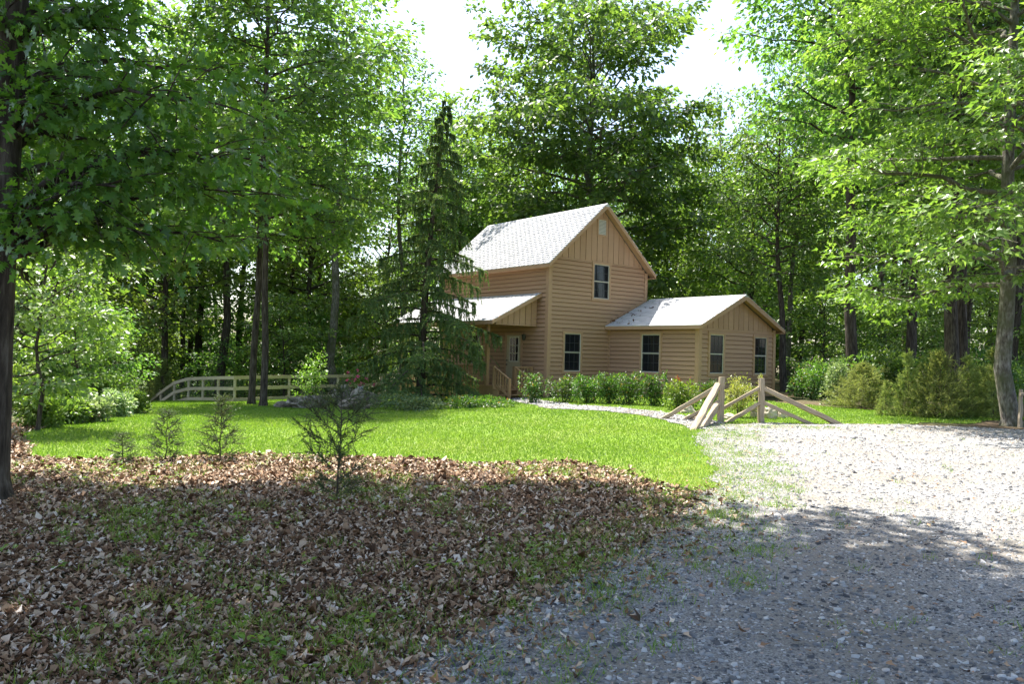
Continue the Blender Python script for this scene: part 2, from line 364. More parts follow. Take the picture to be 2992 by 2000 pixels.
# outlines read off the photograph
LAWN = np.vstack([gp((55, 1272), (85, 1312), (70, 1335), (145, 1349), (306, 1349), (600, 1337), (800, 1334), (1000, 1341), (1201, 1343), (1357, 1356), (1513, 1358), (1670, 1362), (1830, 1392), (1960, 1432), (2060, 1440), (2130, 1400), (2130, 1330), (2090, 1285), (2080, 1262), (2110, 1243), (2250, 1240), (2450, 1242), (2620, 1241)),
                  np.array([[15.5, 22.5], [10.5, 25.5], [8.0, 31.0], [-2.0, 38.0], [-9.0, 42.0], [-14.5, 39.5], [-17.5, 38.5]]), gp((420, 1207), (250, 1235), (120, 1250))])
f_lawn = lambda P: poly_sdf(P, LAWN) + wob(P)
DRIVE = np.vstack([gp((2030, 1278), (2060, 1262), (2110, 1243), (2250, 1240), (2450, 1242), (2700, 1246), (2900, 1254), (2992, 1259), (3300, 1275)), np.array([[16, 15.0], [14, 8], [9, 2], [4, -3], [-0.5, -3], [-0.4, 2.5]]), gp((1080, 1995), (1200, 1890), (1420, 1795), (1700, 1660), (1920, 1545), (2010, 1470), (2075, 1425), (2085, 1370), (2050, 1320))])
f_drive = lambda P: poly_sdf(P, DRIVE) + wob(P, 1.3, 0.12)
_h = lambda u, v: (np.array([1.367, 30.185, 0]) + u * DV + v * EV)[:2]
pl = [_h(-0.15, -1.55), G(1640, 1192)[:2], G(1760, 1198)[:2], G(1880, 1209)[:2], G(1975, 1224)[:2], G(2040, 1238)[:2], G(2080, 1252)[:2]]
PATH = np.array(pl)
def f_path(P):
    d = np.full(len(P), 1e9)
    for a, b in zip(PATH[:-1], PATH[1:]):
        e = b - a; t = np.clip(((P - a) @ e) / (e @ e), 0, 1); d = np.minimum(d, np.linalg.norm(P - a - t[:, None] * e, axis=1))
    return 0.55 - d + wob(P, 2.0, 0.08)
LITTER = np.vstack([LAWN[:14][::-1] + np.array([0, 0.15]), np.array([[-9.5, 17.5], [-16, 18], [-18, 6], [-12, -3], [0, -3], [-0.1, 2.4]]), gp((1120, 1995), (1250, 1890), (1450, 1800), (1720, 1660), (1930, 1550), (2015, 1470))])
f_lit = lambda P: poly_sdf(P, LITTER)
sheet('leaf_litter_ground', f_lit, (-18.5, 4, -3.5, 19), 0.3, 0.004, M['g_litter'], label='dark soil strewn with dead leaves')
sheet('lawn', f_lawn, (-22, 17, 8, 44), 0.25, 0.012, M['g_lawn'], label='mown green lawn before the house')
sheet('gravel_drive', f_drive, (-3, 19, -4, 22), 0.2, 0.02, M['g_gravel'], label='pale grey gravel drive')
sheet('gravel_path', f_path, (-3, 8, 15, 32), 0.12, 0.03, M['g_gravel'], label='narrow pale gravel path to the porch steps')

# ------------------------------------------------------------------ the house
house = empty('house', (1.367, 30.185, 0.0), YAW)
tag(house, 'tan clapboard two storey house with grey shingle roofs and a side porch', 'house')
W, L, ZE, ZR, OG, OE = 5.46, 7.42, 4.97, 7.647, 0.316, 0.281
A0, WA, LA, ZEA, ZRA = 3.343, 4.738, 4.565, 2.695, 3.952
SL = (ZR - ZE) / (W / 2 + OE); SLA = (ZRA - ZEA) / (WA / 2 + OE); AM = A0 + WA / 2
RT = 0.13                                                     # roof build-up under the shingle line

def rect_cut(s0, s1, z0, z1, holes):
    segs = [(s0, s1)]
    for (a, b, c, d) in holes:
        if z1 > c + 0.01 and z0 < d - 0.01:
            segs = [q for p in segs for q in ((p[0], min(p[1], a)), (max(p[0], b), p[1])) if q[1] - q[0] > 0.02]
    return segs

def row(parent, mapf, s0, s1, z0, z1, holes):
    for q in rect_cut(s0, s1, z0, z1, holes): clap(parent, mapf, q[0], q[1], z0, z1)
    for (a, b, c, d) in holes:
        if z1 > c + 0.01 and z0 < d - 0.01:
            if z1 - d > 0.03: clap(parent, mapf, a, b, d - 0.012, z1)
            if c - z0 > 0.03: clap(parent, mapf, a, b, z0, c)

def clap(parent, mapf, s0, s1, z0, z1):
    ob, otp = 0.052, 0.014; z0 = z0 + 0.017
    pr = [(0.004, z0), (ob, z0), (ob - 0.003, z0 + 0.02), (otp, z1 + 0.002), (0.004, z1 + 0.002)]
    Vv = [mapf(s, o, z) for s in (s0, s1) for (o, z) in pr]
    Ff = [(0, 1, 2, 3, 4), (9, 8, 7, 6, 5)] + [(i, i + 5, (i + 1) % 5 + 5, (i + 1) % 5) for i in range(5)]
    if s1 - s0 < 0.02 or z1 - z0 < 0.012: return
    mk('clapboard', Vv, Ff, M['siding'], parent)

front = lambda y0: (lambda s, o, z: (s, y0 - o, z))
left = lambda x0: (lambda s, o, z: (x0 - o, s, z))
EXPO = 0.1665

WIN_MAIN = [(0.74, 1.80, 0.73, 2.42), (2.25, 3.31, 3.69, 5.28)]
WIN_ADDL = [(-2.85, -1.74, 0.78, 2.45)]
WIN_ADDF = [(3.86, 4.86, 0.82, 2.47), (6.65, 7.63, 0.81, 2.45)]
DOOR = (1.50, 2.60, 0.25, 2.31)

# main block: sheathing walls with their boards
zt = ZE + OE * SL - RT - 0.02
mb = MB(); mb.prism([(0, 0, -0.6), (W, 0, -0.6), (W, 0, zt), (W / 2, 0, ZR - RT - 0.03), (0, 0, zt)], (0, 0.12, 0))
wall = mb.build('wall', M['shade_sheath'], house); wall['label'] = 'gable wall with an upper and a lower window'
z = 0.02; k = 0
while z < 5.27:
    z1 = min(z + EXPO, 5.285); s0, s1 = 0.11, W - 0.11
    if z > zt - 0.05: s0 = max(s0, (z1 - zt) / SL + 0.03); s1 = min(s1, W - (z1 - zt) / SL - 0.03)
    if z1 < ZEA + 0.05: s1 = A0 - 0.03
    elif z < ZRA + 0.05: s1 = min(s1, A0 - OE + (z1 - ZEA) / SLA + 0.06)
    row(wall, front(0), s0, s1, z, z1, WIN_MAIN)
    z += EXPO
# vertical boards in the gable
s = 0.33 - 0.31
while s < W:
    a, b = max(s, 0.32), min(s + 0.287, W - 0.32)
    top = lambda x: ZR - RT - 0.04 - abs(x - W / 2) * SL
    if b - a > 0.05:
        pts = [(a, 0, 5.30), (b, 0, 5.30), (b, 0, max(top(b), 5.31))] + ([(W / 2, 0, top(W / 2))] if a < W / 2 < b else []) + [(a, 0, max(top(a), 5.31))]
        mb = MB(); mb.prism([(p[0], -0.030 - 0.004 * ((int(s * 100)) % 2), p[2]) for p in pts], (0, 0.03, 0)); mb.build('gable_board', M['siding'], wall)
    s += 0.312
mb = MB().box(0.3, W - 0.3, -0.044, 0, 5.265, 5.30); mb.build('drip_board', M['trim'], wall)
# vent
mb = MB()
vx0, vx1, vz0, vz1 = 2.47, 3.03, 6.33, 7.08
mb.box(vx0, vx0 + 0.07, -0.062, -0.03, vz0, vz1).box(vx1 - 0.07, vx1, -0.062, -0.03, vz0, vz1).box(vx0 + 0.07, vx1 - 0.07, -0.062, -0.03, vz0, vz0 + 0.07).box(vx0 + 0.07, vx1 - 0.07, -0.062, -0.03, vz1 - 0.07, vz1)
vent = mb.build('gable_vent', M['trim'], house)
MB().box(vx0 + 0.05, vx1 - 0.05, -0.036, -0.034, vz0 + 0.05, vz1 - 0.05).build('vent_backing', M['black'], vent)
for i in range(11):
    zz = vz0 + 0.085 + i * 0.055
    MB().prism([(vx0 + 0.06, -0.062, zz), (vx0 + 0.06, -0.056, zz - 0.006), (vx0 + 0.06, -0.037, zz + 0.035), (vx0 + 0.06, -0.041, zz + 0.041)], (vx1 - vx0 - 0.12, 0, 0)).build('slat', M['white'], vent)
# left wall of the main block
wl = MB().box(0, 0.12, 0.125, L, -0.6, zt).build('wall', M['shade_sheath'], house); wl['label'] = 'side wall behind the porch'
z = 0.02
while z < zt - 0.03:
    z1 = min(z + EXPO, zt - 0.01)
    row(wl, left(0), 0.11, L - 0.1, z, z1, [DOOR, (4.2, 5.3, 0.9, 2.35)])
    z += EXPO
wr = MB().box(W - 0.12, W, 0.125, L, -0.6, zt).build('wall', M['shade_sheath'], house)
mb = MB().prism([(0, L, -0.6), (W, L, -0.6), (W, L, zt), (W / 2, L, ZR - RT - 0.03), (0, L, zt)], (0, 0.12, 0)); mb.build('wall', M['shade_sheath'], house)
for z0, x in ((0, 0), (0, W)):
    sx = -1 if x == 0 else 1
    MB().box(x - 0.062 if sx < 0 else x - 0.11, x + 0.11 if sx < 0 else x + 0.062, -0.064, 0.0, -0.5, zt - 0.02).build('corner_board', M['trim'], house)
MB().box(-0.062, -0.001, 0.001, 0.11, -0.5, zt - 0.02).build('corner_board', M['trim'], house)
# addition
mb = MB(); zta = ZEA + OE * SLA - RT - 0.02
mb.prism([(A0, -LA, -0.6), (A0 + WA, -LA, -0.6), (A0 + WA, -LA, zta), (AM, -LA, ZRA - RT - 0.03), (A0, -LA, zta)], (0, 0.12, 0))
wf = mb.build('wall', M['shade_sheath'], house); wf['label'] = 'gable wall of the low wing with two windows'
z = 0.02
while z < 2.56:
    z1 = min(z + EXPO, 2.565)
    s0, s1 = A0 + 0.11, A0 + WA - 0.11
    row(wf, front(-LA), s0, s1, z, z1, WIN_ADDF)
    z += EXPO
s = A0 + 0.05 - 0.2
while s < A0 + WA:
    a, b = max(s, A0 + 0.13), min(s + 0.29, A0 + WA - 0.13)
    topa = lambda x: ZRA - RT - 0.04 - abs(x - AM) * SLA
    if b - a > 0.05:
        pts = [(a, 2.60), (b, 2.60), (b, max(topa(b), 2.61))] + ([(AM, topa(AM))] if a < AM < b else []) + [(a, max(topa(a), 2.61))]
        MB().prism([(p[0], -LA - 0.030 - 0.004 * (int(s * 100) % 2), p[1]) for p in pts], (0, 0.03, 0)).build('gable_board', M['siding'], wf)
    s += 0.315
MB().box(A0 + 0.11, A0 + WA - 0.11, -LA - 0.040, -LA, 2.50, 2.597).build('drip_board', M['trim'], wf)
wal = MB().box(A0, A0 + 0.12, -LA + 0.125, -0.002, -0.6, zta).build('wall', M['shade_sheath'], house); wal['label'] = 'side wall of the low wing with one window'
z = 0.02
while z < zta - 0.03:
    z1 = min(z + EXPO, zta - 0.01)
    row(wal, left(A0), -LA + 0.11, -0.04, z, z1, WIN_ADDL)
    z += EXPO
MB().box(A0 + WA - 0.12, A0 + WA, -LA + 0.125, -0.002, -0.6, zta).build('wall', M['shade_sheath'], house)
MB().box(A0 - 0.062, A0 + 0.11, -LA - 0.064, -LA, -0.5, zta).build('corner_board', M['trim'], house)
MB().box(A0 - 0.062, A0 - 0.001, -LA + 0.001, -LA + 0.11, -0.5, zta).build('corner_board', M['trim'], house)
MB().box(A0 + WA - 0.11, A0 + WA + 0.062, -LA - 0.064, -LA, -0.5, zta).build('corner_board', M['trim'], house)
MB().box(A0 - 0.075, A0 - 0.001, -0.075, -0.001, 0.0, zta).build('corner_board', M['trim'], house)

# roofs -------------------------------------------------------------
def shingle_arrays(p0, along, upv, nrm, nrow, ncol, tab, expo, rng, skip=0.0):
    """tapered tabs laid in courses, each lapping the one below"""
    Vv = []; Ff = []; R = []
    for r in range(nrow):
        off = (r % 2) * 0.5 + 0.12 * rng.random()
        for c in range(-1, ncol + 1):
            a0 = max((c + off) * tab, 0.0); a1 = min((c + 1 + off) * tab - 0.008, ncol * tab)
            if a1 - a0 < 0.03: continue
            lift = 0.024 + 0.005 * rng.random(); b0 = r * expo - 0.004 * rng.random(); b1 = min((r + 1) * expo + 0.05, nrow * expo)
            q = [(a0, b0, 0.002), (a1, b0, 0.002), (a1, b1, 0.0), (a0, b1, 0.0), (a0, b0, lift), (a1, b0, lift), (a1, b1, 0.004), (a0, b1, 0.004)]
            Vv.append([p0 + along * x + upv * y + nrm * zz for x, y, zz in q]); R.append(rng.random())
    return np.array(Vv), np.array(R)
BOXF = np.array([(4, 5, 6, 7), (0, 1, 5, 4), (1, 2, 6, 5), (2, 3, 7, 6), (3, 0, 4, 7), (3, 2, 1, 0)])

def shingle_stuff(name, Vv, R, parent):
    n = len(Vv); F = (BOXF[None] + np.arange(n)[:, None, None] * 8).reshape(-1, 4)
    o = obj(name, tri_mesh(name, Vv.reshape(-1, 3), F, M['shingle'], rnd=np.repeat(R, 6)), parent); o['kind'] = 'stuff'
    return o

def slope_axes(dx, dz):
    up = np.array([dx, 0, dz]); ln = np.linalg.norm(up); up = up / ln
    al = np.array([0, 1.0, 0]); nr = np.array([-dz, 0, abs(dx)]) / ln if dx > 0 else np.array([dz, 0, abs(dx)]) / ln
    return up, al, nr, ln

srng = np.random.default_rng(3)
def gable_roof(x0, x1, y0, y1, ze, zr, label):
    xm = (x0 + x1) / 2; sl = (zr - ze) / (xm - x0)
    mb = MB(); t = 0.075
    mb.prism([(x0, y0, ze - 0.02), (xm, y0, zr - 0.02), (x1, y0, ze - 0.02), (x1, y0, ze - t), (xm, y0, zr - t - 0.01), (x0, y0, ze - t)], (0, y1 - y0, 0))
    rf = mb.build('roof', M['rooffelt'], house); rf['label'] = label
    f = 0.155
    for sx, xe in ((1, x0), (-1, x1)):
        p = [(xe - sx * 0.004, ze - 0.012), (xm, zr - 0.012), (xm, zr - f - 0.06), (xe - sx * 0.004, ze - f)]
        MB().prism([(a, y0 - 0.028, b) for a, b in p], (0, 0.024, 0)).build('rake_board', M['trim'], rf)
        MB().prism([(a, y1 + 0.002, b) for a, b in p], (0, 0.024, 0)).build('rake_board', M['trim'], rf)
        sp = [(xe + sx * 0.004, ze - t - 0.003), (xm, zr - t - 0.014), (xm, zr - t - 0.03), (xe + sx * 0.004, ze - t - 0.02)]
        MB().prism([(a, y0 + 0.002, b) for a, b in sp], (0, 0.30, 0)).build('rake_soffit', M['trim'], rf)
        MB().box(min(xe, xe - sx * 0.022), max(xe, xe - sx * 0.022), y0 + 0.0, y1, ze - f, ze - 0.025).build('fascia', M['trim'], rf)
        MB().box(min(xe + sx * 0.004, xe + sx * (OE - 0.02)), max(xe + sx * 0.004, xe + sx * (OE - 0.02)), y0 + 0.0, y1, ze - f + 0.004, ze - f + 0.02).build('soffit', M['trim'], rf)
    return rf
rf = gable_roof(-OE, W + OE, -OG, L + 0.316, ZE, ZR, 'steep grey shingle roof of the tall block')
up, al, nr, ln = slope_axes(W / 2 + OE, ZR - ZE)
LY = L + 0.316 + OG
nr_ = 28; Vv, R = shingle_arrays(np.array([-OE - 0.02, -OG - 0.035, ZE - 0.028]), al, up, nr, nr_, int(round(LY / 0.30)), (LY + 0.06) / int(round(LY / 0.30)), (ln + 0.02) / nr_, srng)
shingle_stuff('shingles', Vv, R, rf)
nr2 = np.array([-nr[0], 0, nr[2]]); up2 = np.array([-up[0], 0, up[2]])
Vv, R = shingle_arrays(np.array([W + OE + 0.02, -OG - 0.035, ZE - 0.028]), al, up2, nr2, nr_, 27, (LY + 0.06) / 27, (ln + 0.02) / nr_, srng)
shingle_stuff('shingles', Vv, R, rf)
cap = MB()
for i in range(26):
    y = -OG - 0.03 + i * (LY + 0.05) / 26; y2 = y + (LY + 0.05) / 26 + 0.03
    cap.prism([(W / 2 - 0.12, y, ZR - 0.125), (W / 2, y, ZR - 0.005 + 0.012), (W / 2 + 0.12, y, ZR - 0.125), (W / 2 + 0.12, y, ZR - 0.14), (W / 2 - 0.12, y, ZR - 0.14)], (0, y2 - y, -0.008))
cap.build('ridge_cap', M['shingle_o'], rf)

ra = gable_roof(A0 - OE, A0 + WA + OE, -LA - 0.312, -0.05, ZEA, ZRA, 'low grey shingle roof of the wing')
up, al, nr, ln = slope_axes(WA / 2 + OE, ZRA - ZEA)
LYA = LA + 0.312 - 0.05
Vv, R = shingle_arrays(np.array([A0 - OE - 0.02, -LA - 0.312 - 0.035, ZEA - 0.028]), al, up, nr, 20, 15, (LYA + 0.03) / 15, (ln + 0.02) / 20, srng)
for q in Vv: mk('shingle', q, [tuple(int(i) for i in f) for f in BOXF], M['shingle_o'], ra)
nr2 = np.array([-nr[0], 0, nr[2]]); up2 = np.array([-up[0], 0, up[2]])
Vv, R = shingle_arrays(np.array([A0 + WA + OE + 0.02, -LA - 0.312 - 0.035, ZEA - 0.028]), al, up2, nr2, 20, 15, (LYA + 0.03) / 15, (ln + 0.02) / 20, srng)
shingle_stuff('shingles', Vv, R, ra)
cap = MB()
for i in range(16):
    y = -LA - 0.342 + i * LYA / 16; y2 = y + LYA / 16 + 0.03
    cap.prism([(AM - 0.14, y, ZRA - 0.075), (AM, y, ZRA + 0.008), (AM + 0.14, y, ZRA - 0.075), (AM + 0.14, y, ZRA - 0.09), (AM - 0.14, y, ZRA - 0.09)], (0, y2 - y, -0.008))
cap.build('ridge_cap', M['shingle_o'], ra)
# trim board where the low roof meets the tall gable wall
MB().prism([(A0 - OE - 0.02, -0.047, ZEA + 0.0), (W + 0.0, -0.047, ZEA + (W - A0 + OE) * SLA), (W + 0.0, -0.047, ZEA + (W - A0 + OE) * SLA + 0.13), (A0 - OE - 0.10, -0.047, ZEA + 0.06)], (0, 0.046, 0)).build('flashing_board', M['trim'], ra)
lr = np.random.default_rng(12); V_ = []; T_ = []
for i in range(55):   # leaf debris caught on the shaded part of the low roof
    t_, yy = 0.05 + 0.9 * lr.random() ** 1.6, -0.1 - 1.3 * lr.random() ** 2
    p = np.array([A0 - OE, yy, ZEA]) + up * ln * t_ + nr * 0.012; a = lr.normal(size=3) * 0.05; b_ = lr.normal(size=3) * 0.04
    V_ += [p, p + a, p + a + b_ + nr * 0.015, p + b_]; T_.append([4 * i, 4 * i + 1, 4 * i + 2, 4 * i + 3])
o = obj('leaf_debris', tri_mesh('leaf_debris', np.array(V_), np.array(T_), M['litter'], rnd=lr.random(55) * 0.4), ra); o['kind'] = 'stuff'

# windows ------------------------------------------------------------
def window(mapf, rect, label, valance=False):
    s0, s1, z0, z1 = rect; c = 0.095
    def bx(mb, a, b, o0, o1, c0, c1):
        Vv = [mapf(a, o0, c0), mapf(b, o0, c0), mapf(b, o1, c0), mapf(a, o1, c0), mapf(a, o0, c1), mapf(b, o0, c1), mapf(b, o1, c1), mapf(a, o1, c1)]
        mb.add(Vv, [(3, 2, 1, 0), (4, 5, 6, 7), (0, 1, 5, 4), (1, 2, 6, 5), (2, 3, 7, 6), (3, 0, 4, 7)]); return mb
    mb = MB()
    bx(mb, s0, s0 + c, 0.0, 0.066, z0 + 0.10, z1 - c); bx(mb, s1 - c, s1, 0.0, 0.066, z0 + 0.10, z1 - c)
    bx(mb, s0 - 0.012, s1 + 0.012, 0.0, 0.070, z1 - c, z1); bx(mb, s0 - 0.012, s1 + 0.012, 0.0, 0.074, z0, z0 + 0.10)
    w = mb.build('window', M['trim'], house); w['label'] = label
    a, b, lo, hi = s0 + c, s1 - c, z0 + 0.10, z1 - c; f = 0.026
    mb = MB(); bx(mb, a, a + f, 0.002, 0.046, lo + f, hi - f); bx(mb, b - f, b, 0.002, 0.046, lo + f, hi - f); bx(mb, a, b, 0.002, 0.047, lo, lo + f); bx(mb, a, b, 0.002, 0.047, hi - f, hi)
    mb.build('frame', M['white'], w)
    a, b, lo, hi = a + f, b - f, lo + f, hi - f; mid = (lo + hi) / 2
    mb = MB(); bx(mb, a, b, 0.006, 0.038, mid - 0.014, mid + 0.014); mb.build('meeting_rail', M['white'], w)
    for k, (c0, c1, o) in enumerate(((lo, mid - 0.02, 0.012), (mid + 0.02, hi, 0.022))):
        fr = 0.03
        mb = MB(); bx(mb, a, a + fr, 0.004, o + 0.01, c0 + fr, c1 - fr); bx(mb, b - fr, b, 0.004, o + 0.01, c0 + fr, c1 - fr); bx(mb, a, b, 0.004, o + 0.011, c0, c0 + fr); bx(mb, a, b, 0.004, o + 0.011, c1 - fr, c1)
        mb.build('sash', M['muntin'], w)
        x0, x1, y0, y1 = a + fr, b - fr, c0 + fr, c1 - fr; nx, ny = 3, 2; g = 0.011
        mb = MB()
        for i in range(1, nx): xx = x0 + (x1 - x0) * i / nx; bx(mb, xx - g / 2, xx + g / 2, 0.004, o + 0.004, y0, y1)
        for i in range(1, ny): yy = y0 + (y1 - y0) * i / ny; bx(mb, x0, x1, 0.004, o + 0.005, yy - g / 2, yy + g / 2)
        mb.build('muntin', M['muntin'], w)
        for i in range(nx):
            for j in range(ny):
                pa, pb = x0 + (x1 - x0) * i / nx + g / 2, x0 + (x1 - x0) * (i + 1) / nx - g / 2
                pc, pd = y0 + (y1 - y0) * j / ny + g / 2, y0 + (y1 - y0) * (j + 1) / ny - g / 2
                mb = MB(); bx(mb, pa, pb, 0.002, o - 0.004, pc, pd); mb.build('pane', M['glass'], w)
    return w
window(front(0), WIN_MAIN[0], 'lower window of the tall gable wall')
window(front(0), WIN_MAIN[1], 'upper window of the tall gable wall')
window(left(A0), WIN_ADDL[0], 'window in the side wall of the wing')
window(front(-LA), WIN_ADDF[0], 'wing gable window beside the corner board')
window(front(-LA), WIN_ADDF[1], 'wing gable window at the far corner')
window(left(0), (4.2, 5.3, 0.9, 2.35), 'porch window behind the spruce')

# porch ---------------------------------------------------------------
PV, PZT, PZE, PU0, PU1 = -2.40, 3.90, 2.70, 0.39, 8.0
slp = (PZT - PZE) / -PV
pr_ = MB().prism([(0, PU0, PZT - 0.02), (PV, PU0, PZE - 0.02), (PV, PU0, PZE - 0.075), (0, PU0, PZT - 0.075)], (0, PU1 - PU0, 0)).build('porch_roof', M['rooffelt'], house)
up = np.array([-PV, 0, PZT - PZE]); ln = np.linalg.norm(up); up /= ln; nr = np.array([-(PZT - PZE), 0, -PV]) / ln
Vv, R = shingle_arrays(np.array([PV - 0.02, PU0 - 0.035, PZE - 0.028]), np.array([0, 1.0, 0]), up, nr, 18, 25, (PU1 - PU0 + 0.06) / 25, (ln - 0.04) / 18, srng)
shingle_stuff('shingles', Vv, R, pr_)
for yy in (PU0 - 0.028, PU1 + 0.004): MB().prism([(-0.04, yy, PZT - 0.035), (PV - 0.004, yy, PZE - 0.012), (PV - 0.004, yy, PZE - 0.155), (-0.04, yy, PZT - 0.19)], (0, 0.024, 0)).build('rake_board', M['trim'], pr_)
MB().box(PV - 0.024, PV - 0.001, PU0, PU1, PZE - 0.155, PZE - 0.03).build('fascia', M['trim'], pr_)
MB().box(-2.02, -0.05, 0.75, PU1 - 0.2, 2.60, 2.62).build('porch_ceiling', M['trim'], house)
ep = MB().prism([(-0.05, 0.66, 2.60), (-2.05, 0.66, 2.60), (-2.05, 0.66, PZT - 2.05 * slp - 0.1), (-0.05, 0.66, PZT - 0.05 * slp - 0.1)], (0, 0.06, 0)).build('porch_gable', M['shade_sheath'], house)
for i in range(7):
    b, a = -0.05 - i * 0.285, max(-0.05 - (i + 1) * 0.285 + 0.022, -2.05)
    zz = lambda x: PZT + x * slp - 0.11
    MB().prism([(a, 0.632 - 0.004 * (i % 2), 2.59), (b, 0.632 - 0.004 * (i % 2), 2.59), (b, 0.632 - 0.004 * (i % 2), zz(b)), (a, 0.632 - 0.004 * (i % 2), max(zz(a), 2.6))], (0, 0.03, 0)).build('gable_board', M['siding'], ep)
MB().box(-2.07, -0.05, 0.60, 0.69, 2.55, 2.588).build('drip_board', M['trim'], ep)
dk = MB().box(-2.02, -0.045, 0.72, PU1 - 0.3, -0.55, 0.21).build('porch_deck', M['deck'], house)
for i in range(14): MB().box(-2.06 + i * 0.144, -2.06 + i * 0.144 + 0.138, 0.68, PU1 - 0.3, 0.212, 0.25).build('deck_board', M['deck'], dk)
for y in (1.15, 4.1, 7.4): MB().box(-2.03, -1.90, y, y + 0.13, 0.252, 2.60).build('porch_post', M['deck'], house)
def railing(a, b, h0, h1, name='railing', nb=None, post=True):
    a = np.array(a, float); b = np.array(b, float); n = nb or max(2, int(np.linalg.norm(b - a) / 0.13))
    rl = MB().beam(a + [0, 0, h1], b + [0, 0, h1], 0.085, 0.04).build(name, M['deck'], house)
    MB().beam(a + [0, 0, h0], b + [0, 0, h0], 0.045, 0.07).build('bottom_rail', M['deck'], rl)
    for i in range(n):
        p = a + (b - a) * (i + 0.5) / n
        MB().box(p[0] - 0.018, p[0] + 0.018, p[1] - 0.018, p[1] + 0.018, p[2] + h0 + 0.03, p[2] + h1 - 0.018).build('baluster', M['deck'], rl)
    if post:
        for p in (a, b): MB().box(p[0] - 0.045, p[0] + 0.045, p[1] - 0.045, p[1] + 0.045, p[2] - 0.12, p[2] + h1 + 0.03).build('newel', M['deck'], rl)
    return rl
railing((-0.14, 0.76, 0.25), (-1.0, 0.76, 0.25), 0.1, 0.70)
railing((-1.96, 1.40, 0.25), (-1.96, 4.05, 0.25), 0.1, 0.70, post=False)
railing((-1.96, 4.28, 0.25), (-1.96, 7.35, 0.25), 0.1, 0.70, post=False)
railing((-1.05, 0.62, 0.25), (-1.05, -0.32, -0.18), 0.08, 0.70, nb=6)
railing((-2.06, 0.62, 0.25), (-2.06, -0.32, -0.18), 0.08, 0.70, nb=6)
st = MB()
for x in (-2.04, -1.12): st.prism([(x, 0.70, 0.2), (x, 0.70, -0.5), (x, -0.22, -0.5), (x, -0.20, -0.30), (x, 0.08, -0.30), (x, 0.08, -0.12), (x, 0.38, -0.12), (x, 0.38, 0.06)], (0.05, 0, 0))
st = st.build('steps', M['deck'], house)
for y, zz in ((0.38, 0.075), (0.09, -0.105), (-0.20, -0.285)): MB().box(-2.0 - 0.05, -1.06, y, y + 0.30, zz, zz + 0.035).build('tread', M['deck'], st)
# door
d0, d1, dz0, dz1 = DOOR
mb = MB().box(-0.055, -0.0, d0, d0 + 0.09, dz0, dz1 - 0.09).box(-0.055, -0.0, d1 - 0.09, d1, dz0, dz1 - 0.09).box(-0.06, 0, d0, d1, dz1 - 0.09, dz1)
dr = MB().box(-0.03, -0.002, d0 + 0.09, d1 - 0.09, dz0, dz1 - 0.09).build('door', M['door'], house)
mb.build('door_casing', M['trim'], dr)
gx0, gx1, gz0, gz1 = 1.72, 2.32, 1.17, 2.12
mb = MB()
mb.box(-0.044, -0.031, gx0, gx0 + 0.035, gz0, gz1).box(-0.044, -0.031, gx1 - 0.035, gx1, gz0, gz1).box(-0.045, -0.031, gx0, gx1, gz0 - 0.035, gz0).box(-0.045, -0.031, gx0, gx1, gz1, gz1 + 0.035)
for i in (1, 2):
    xx = gx0 + 0.035 + (gx1 - gx0 - 0.07) * i / 3; mb.box(-0.043, -0.031, xx - 0.011, xx + 0.011, gz0, gz1)
    zz = gz0 + (gz1 - gz0) * i / 3; mb.box(-0.042, -0.031, gx0 + 0.035, gx1 - 0.035, zz - 0.011, zz + 0.011)
mb.build('lite_frame', M['white'], dr)
for i in range(3):
    for j in range(3):
        wx = (gx1 - gx0 - 0.07) / 3; wz = (gz1 - gz0) / 3
        MB().box(-0.036, -0.031, gx0 + 0.035 + i * wx + 0.012, gx0 + 0.035 + (i + 1) * wx - 0.012, gz0 + j * wz + 0.012, gz0 + (j + 1) * wz - 0.012).build('pane', M['glass'], dr)
for z0, r_ in ((1.02, 0.03), (1.19, 0.026)): MB().tube([(-0.03, d1 - 0.16, z0), (-0.06, d1 - 0.16, z0), (-0.075, d1 - 0.16, z0), (-0.10, d1 - 0.16, z0), (-0.11, d1 - 0.16, z0)], [0.02, 0.012, r_, r_, 0.004], 10).build('door_knob', M['black'], dr)
MB().tube([(-0.04, 1.28, 2.12), (-0.13, 1.28, 2.14), (-0.15, 1.28, 2.20)], [0.02, 0.015, 0.015], 6).tube([(-0.15, 1.28, 2.00), (-0.15, 1.28, 2.03), (-0.15, 1.28, 2.2), (-0.15, 1.28, 2.23), (-0.15, 1.28, 2.27)], [0.045, 0.06, 0.085, 0.09, 0.01], 8).build('porch_lamp', M['black'], house)

# ------------------------------------------------------------------ leaves and trees
SH = {}
SH['quad'] = (np.array([(0, 0), (0.5, 0.5), (1, 0), (0.5, -0.5)]), np.array([(0, 2, 1), (0, 3, 2)]))
SH['maple'] = (np.array([(0, 0), (0.22, 0.55), (0.45, 0.2), (1, 0), (0.45, -0.2), (0.22, -0.55)]), np.array([(0, 2, 1), (0, 3, 2), (0, 4, 3), (0, 5, 4)]))
SH['dead'] = (np.array([(0, 0), (0.55, 0.03), (1, 0.0), (0.4, 0.5), (0.5, -0.5)]), np.array([(0, 1, 3), (1, 2, 3), (0, 4, 1), (4, 2, 1)]))
_o = [(0, 0), (0.16, 0.24), (0.26, 0.1), (0.44, 0.46), (0.52, 0.13), (0.70, 0.38), (0.77, 0.11), (1, 0)]
SH['oak'] = (np.array(_o + [(x, -y) for x, y in _o[1:7]]), np.array([(0, 2, 1), (0, 9, 2), (0, 8, 9), (2, 4, 3), (2, 11, 4), (2, 9, 11), (9, 10, 11), (4, 6, 5), (4, 13, 6), (4, 11, 13), (11, 12, 13), (6, 13, 7)]))

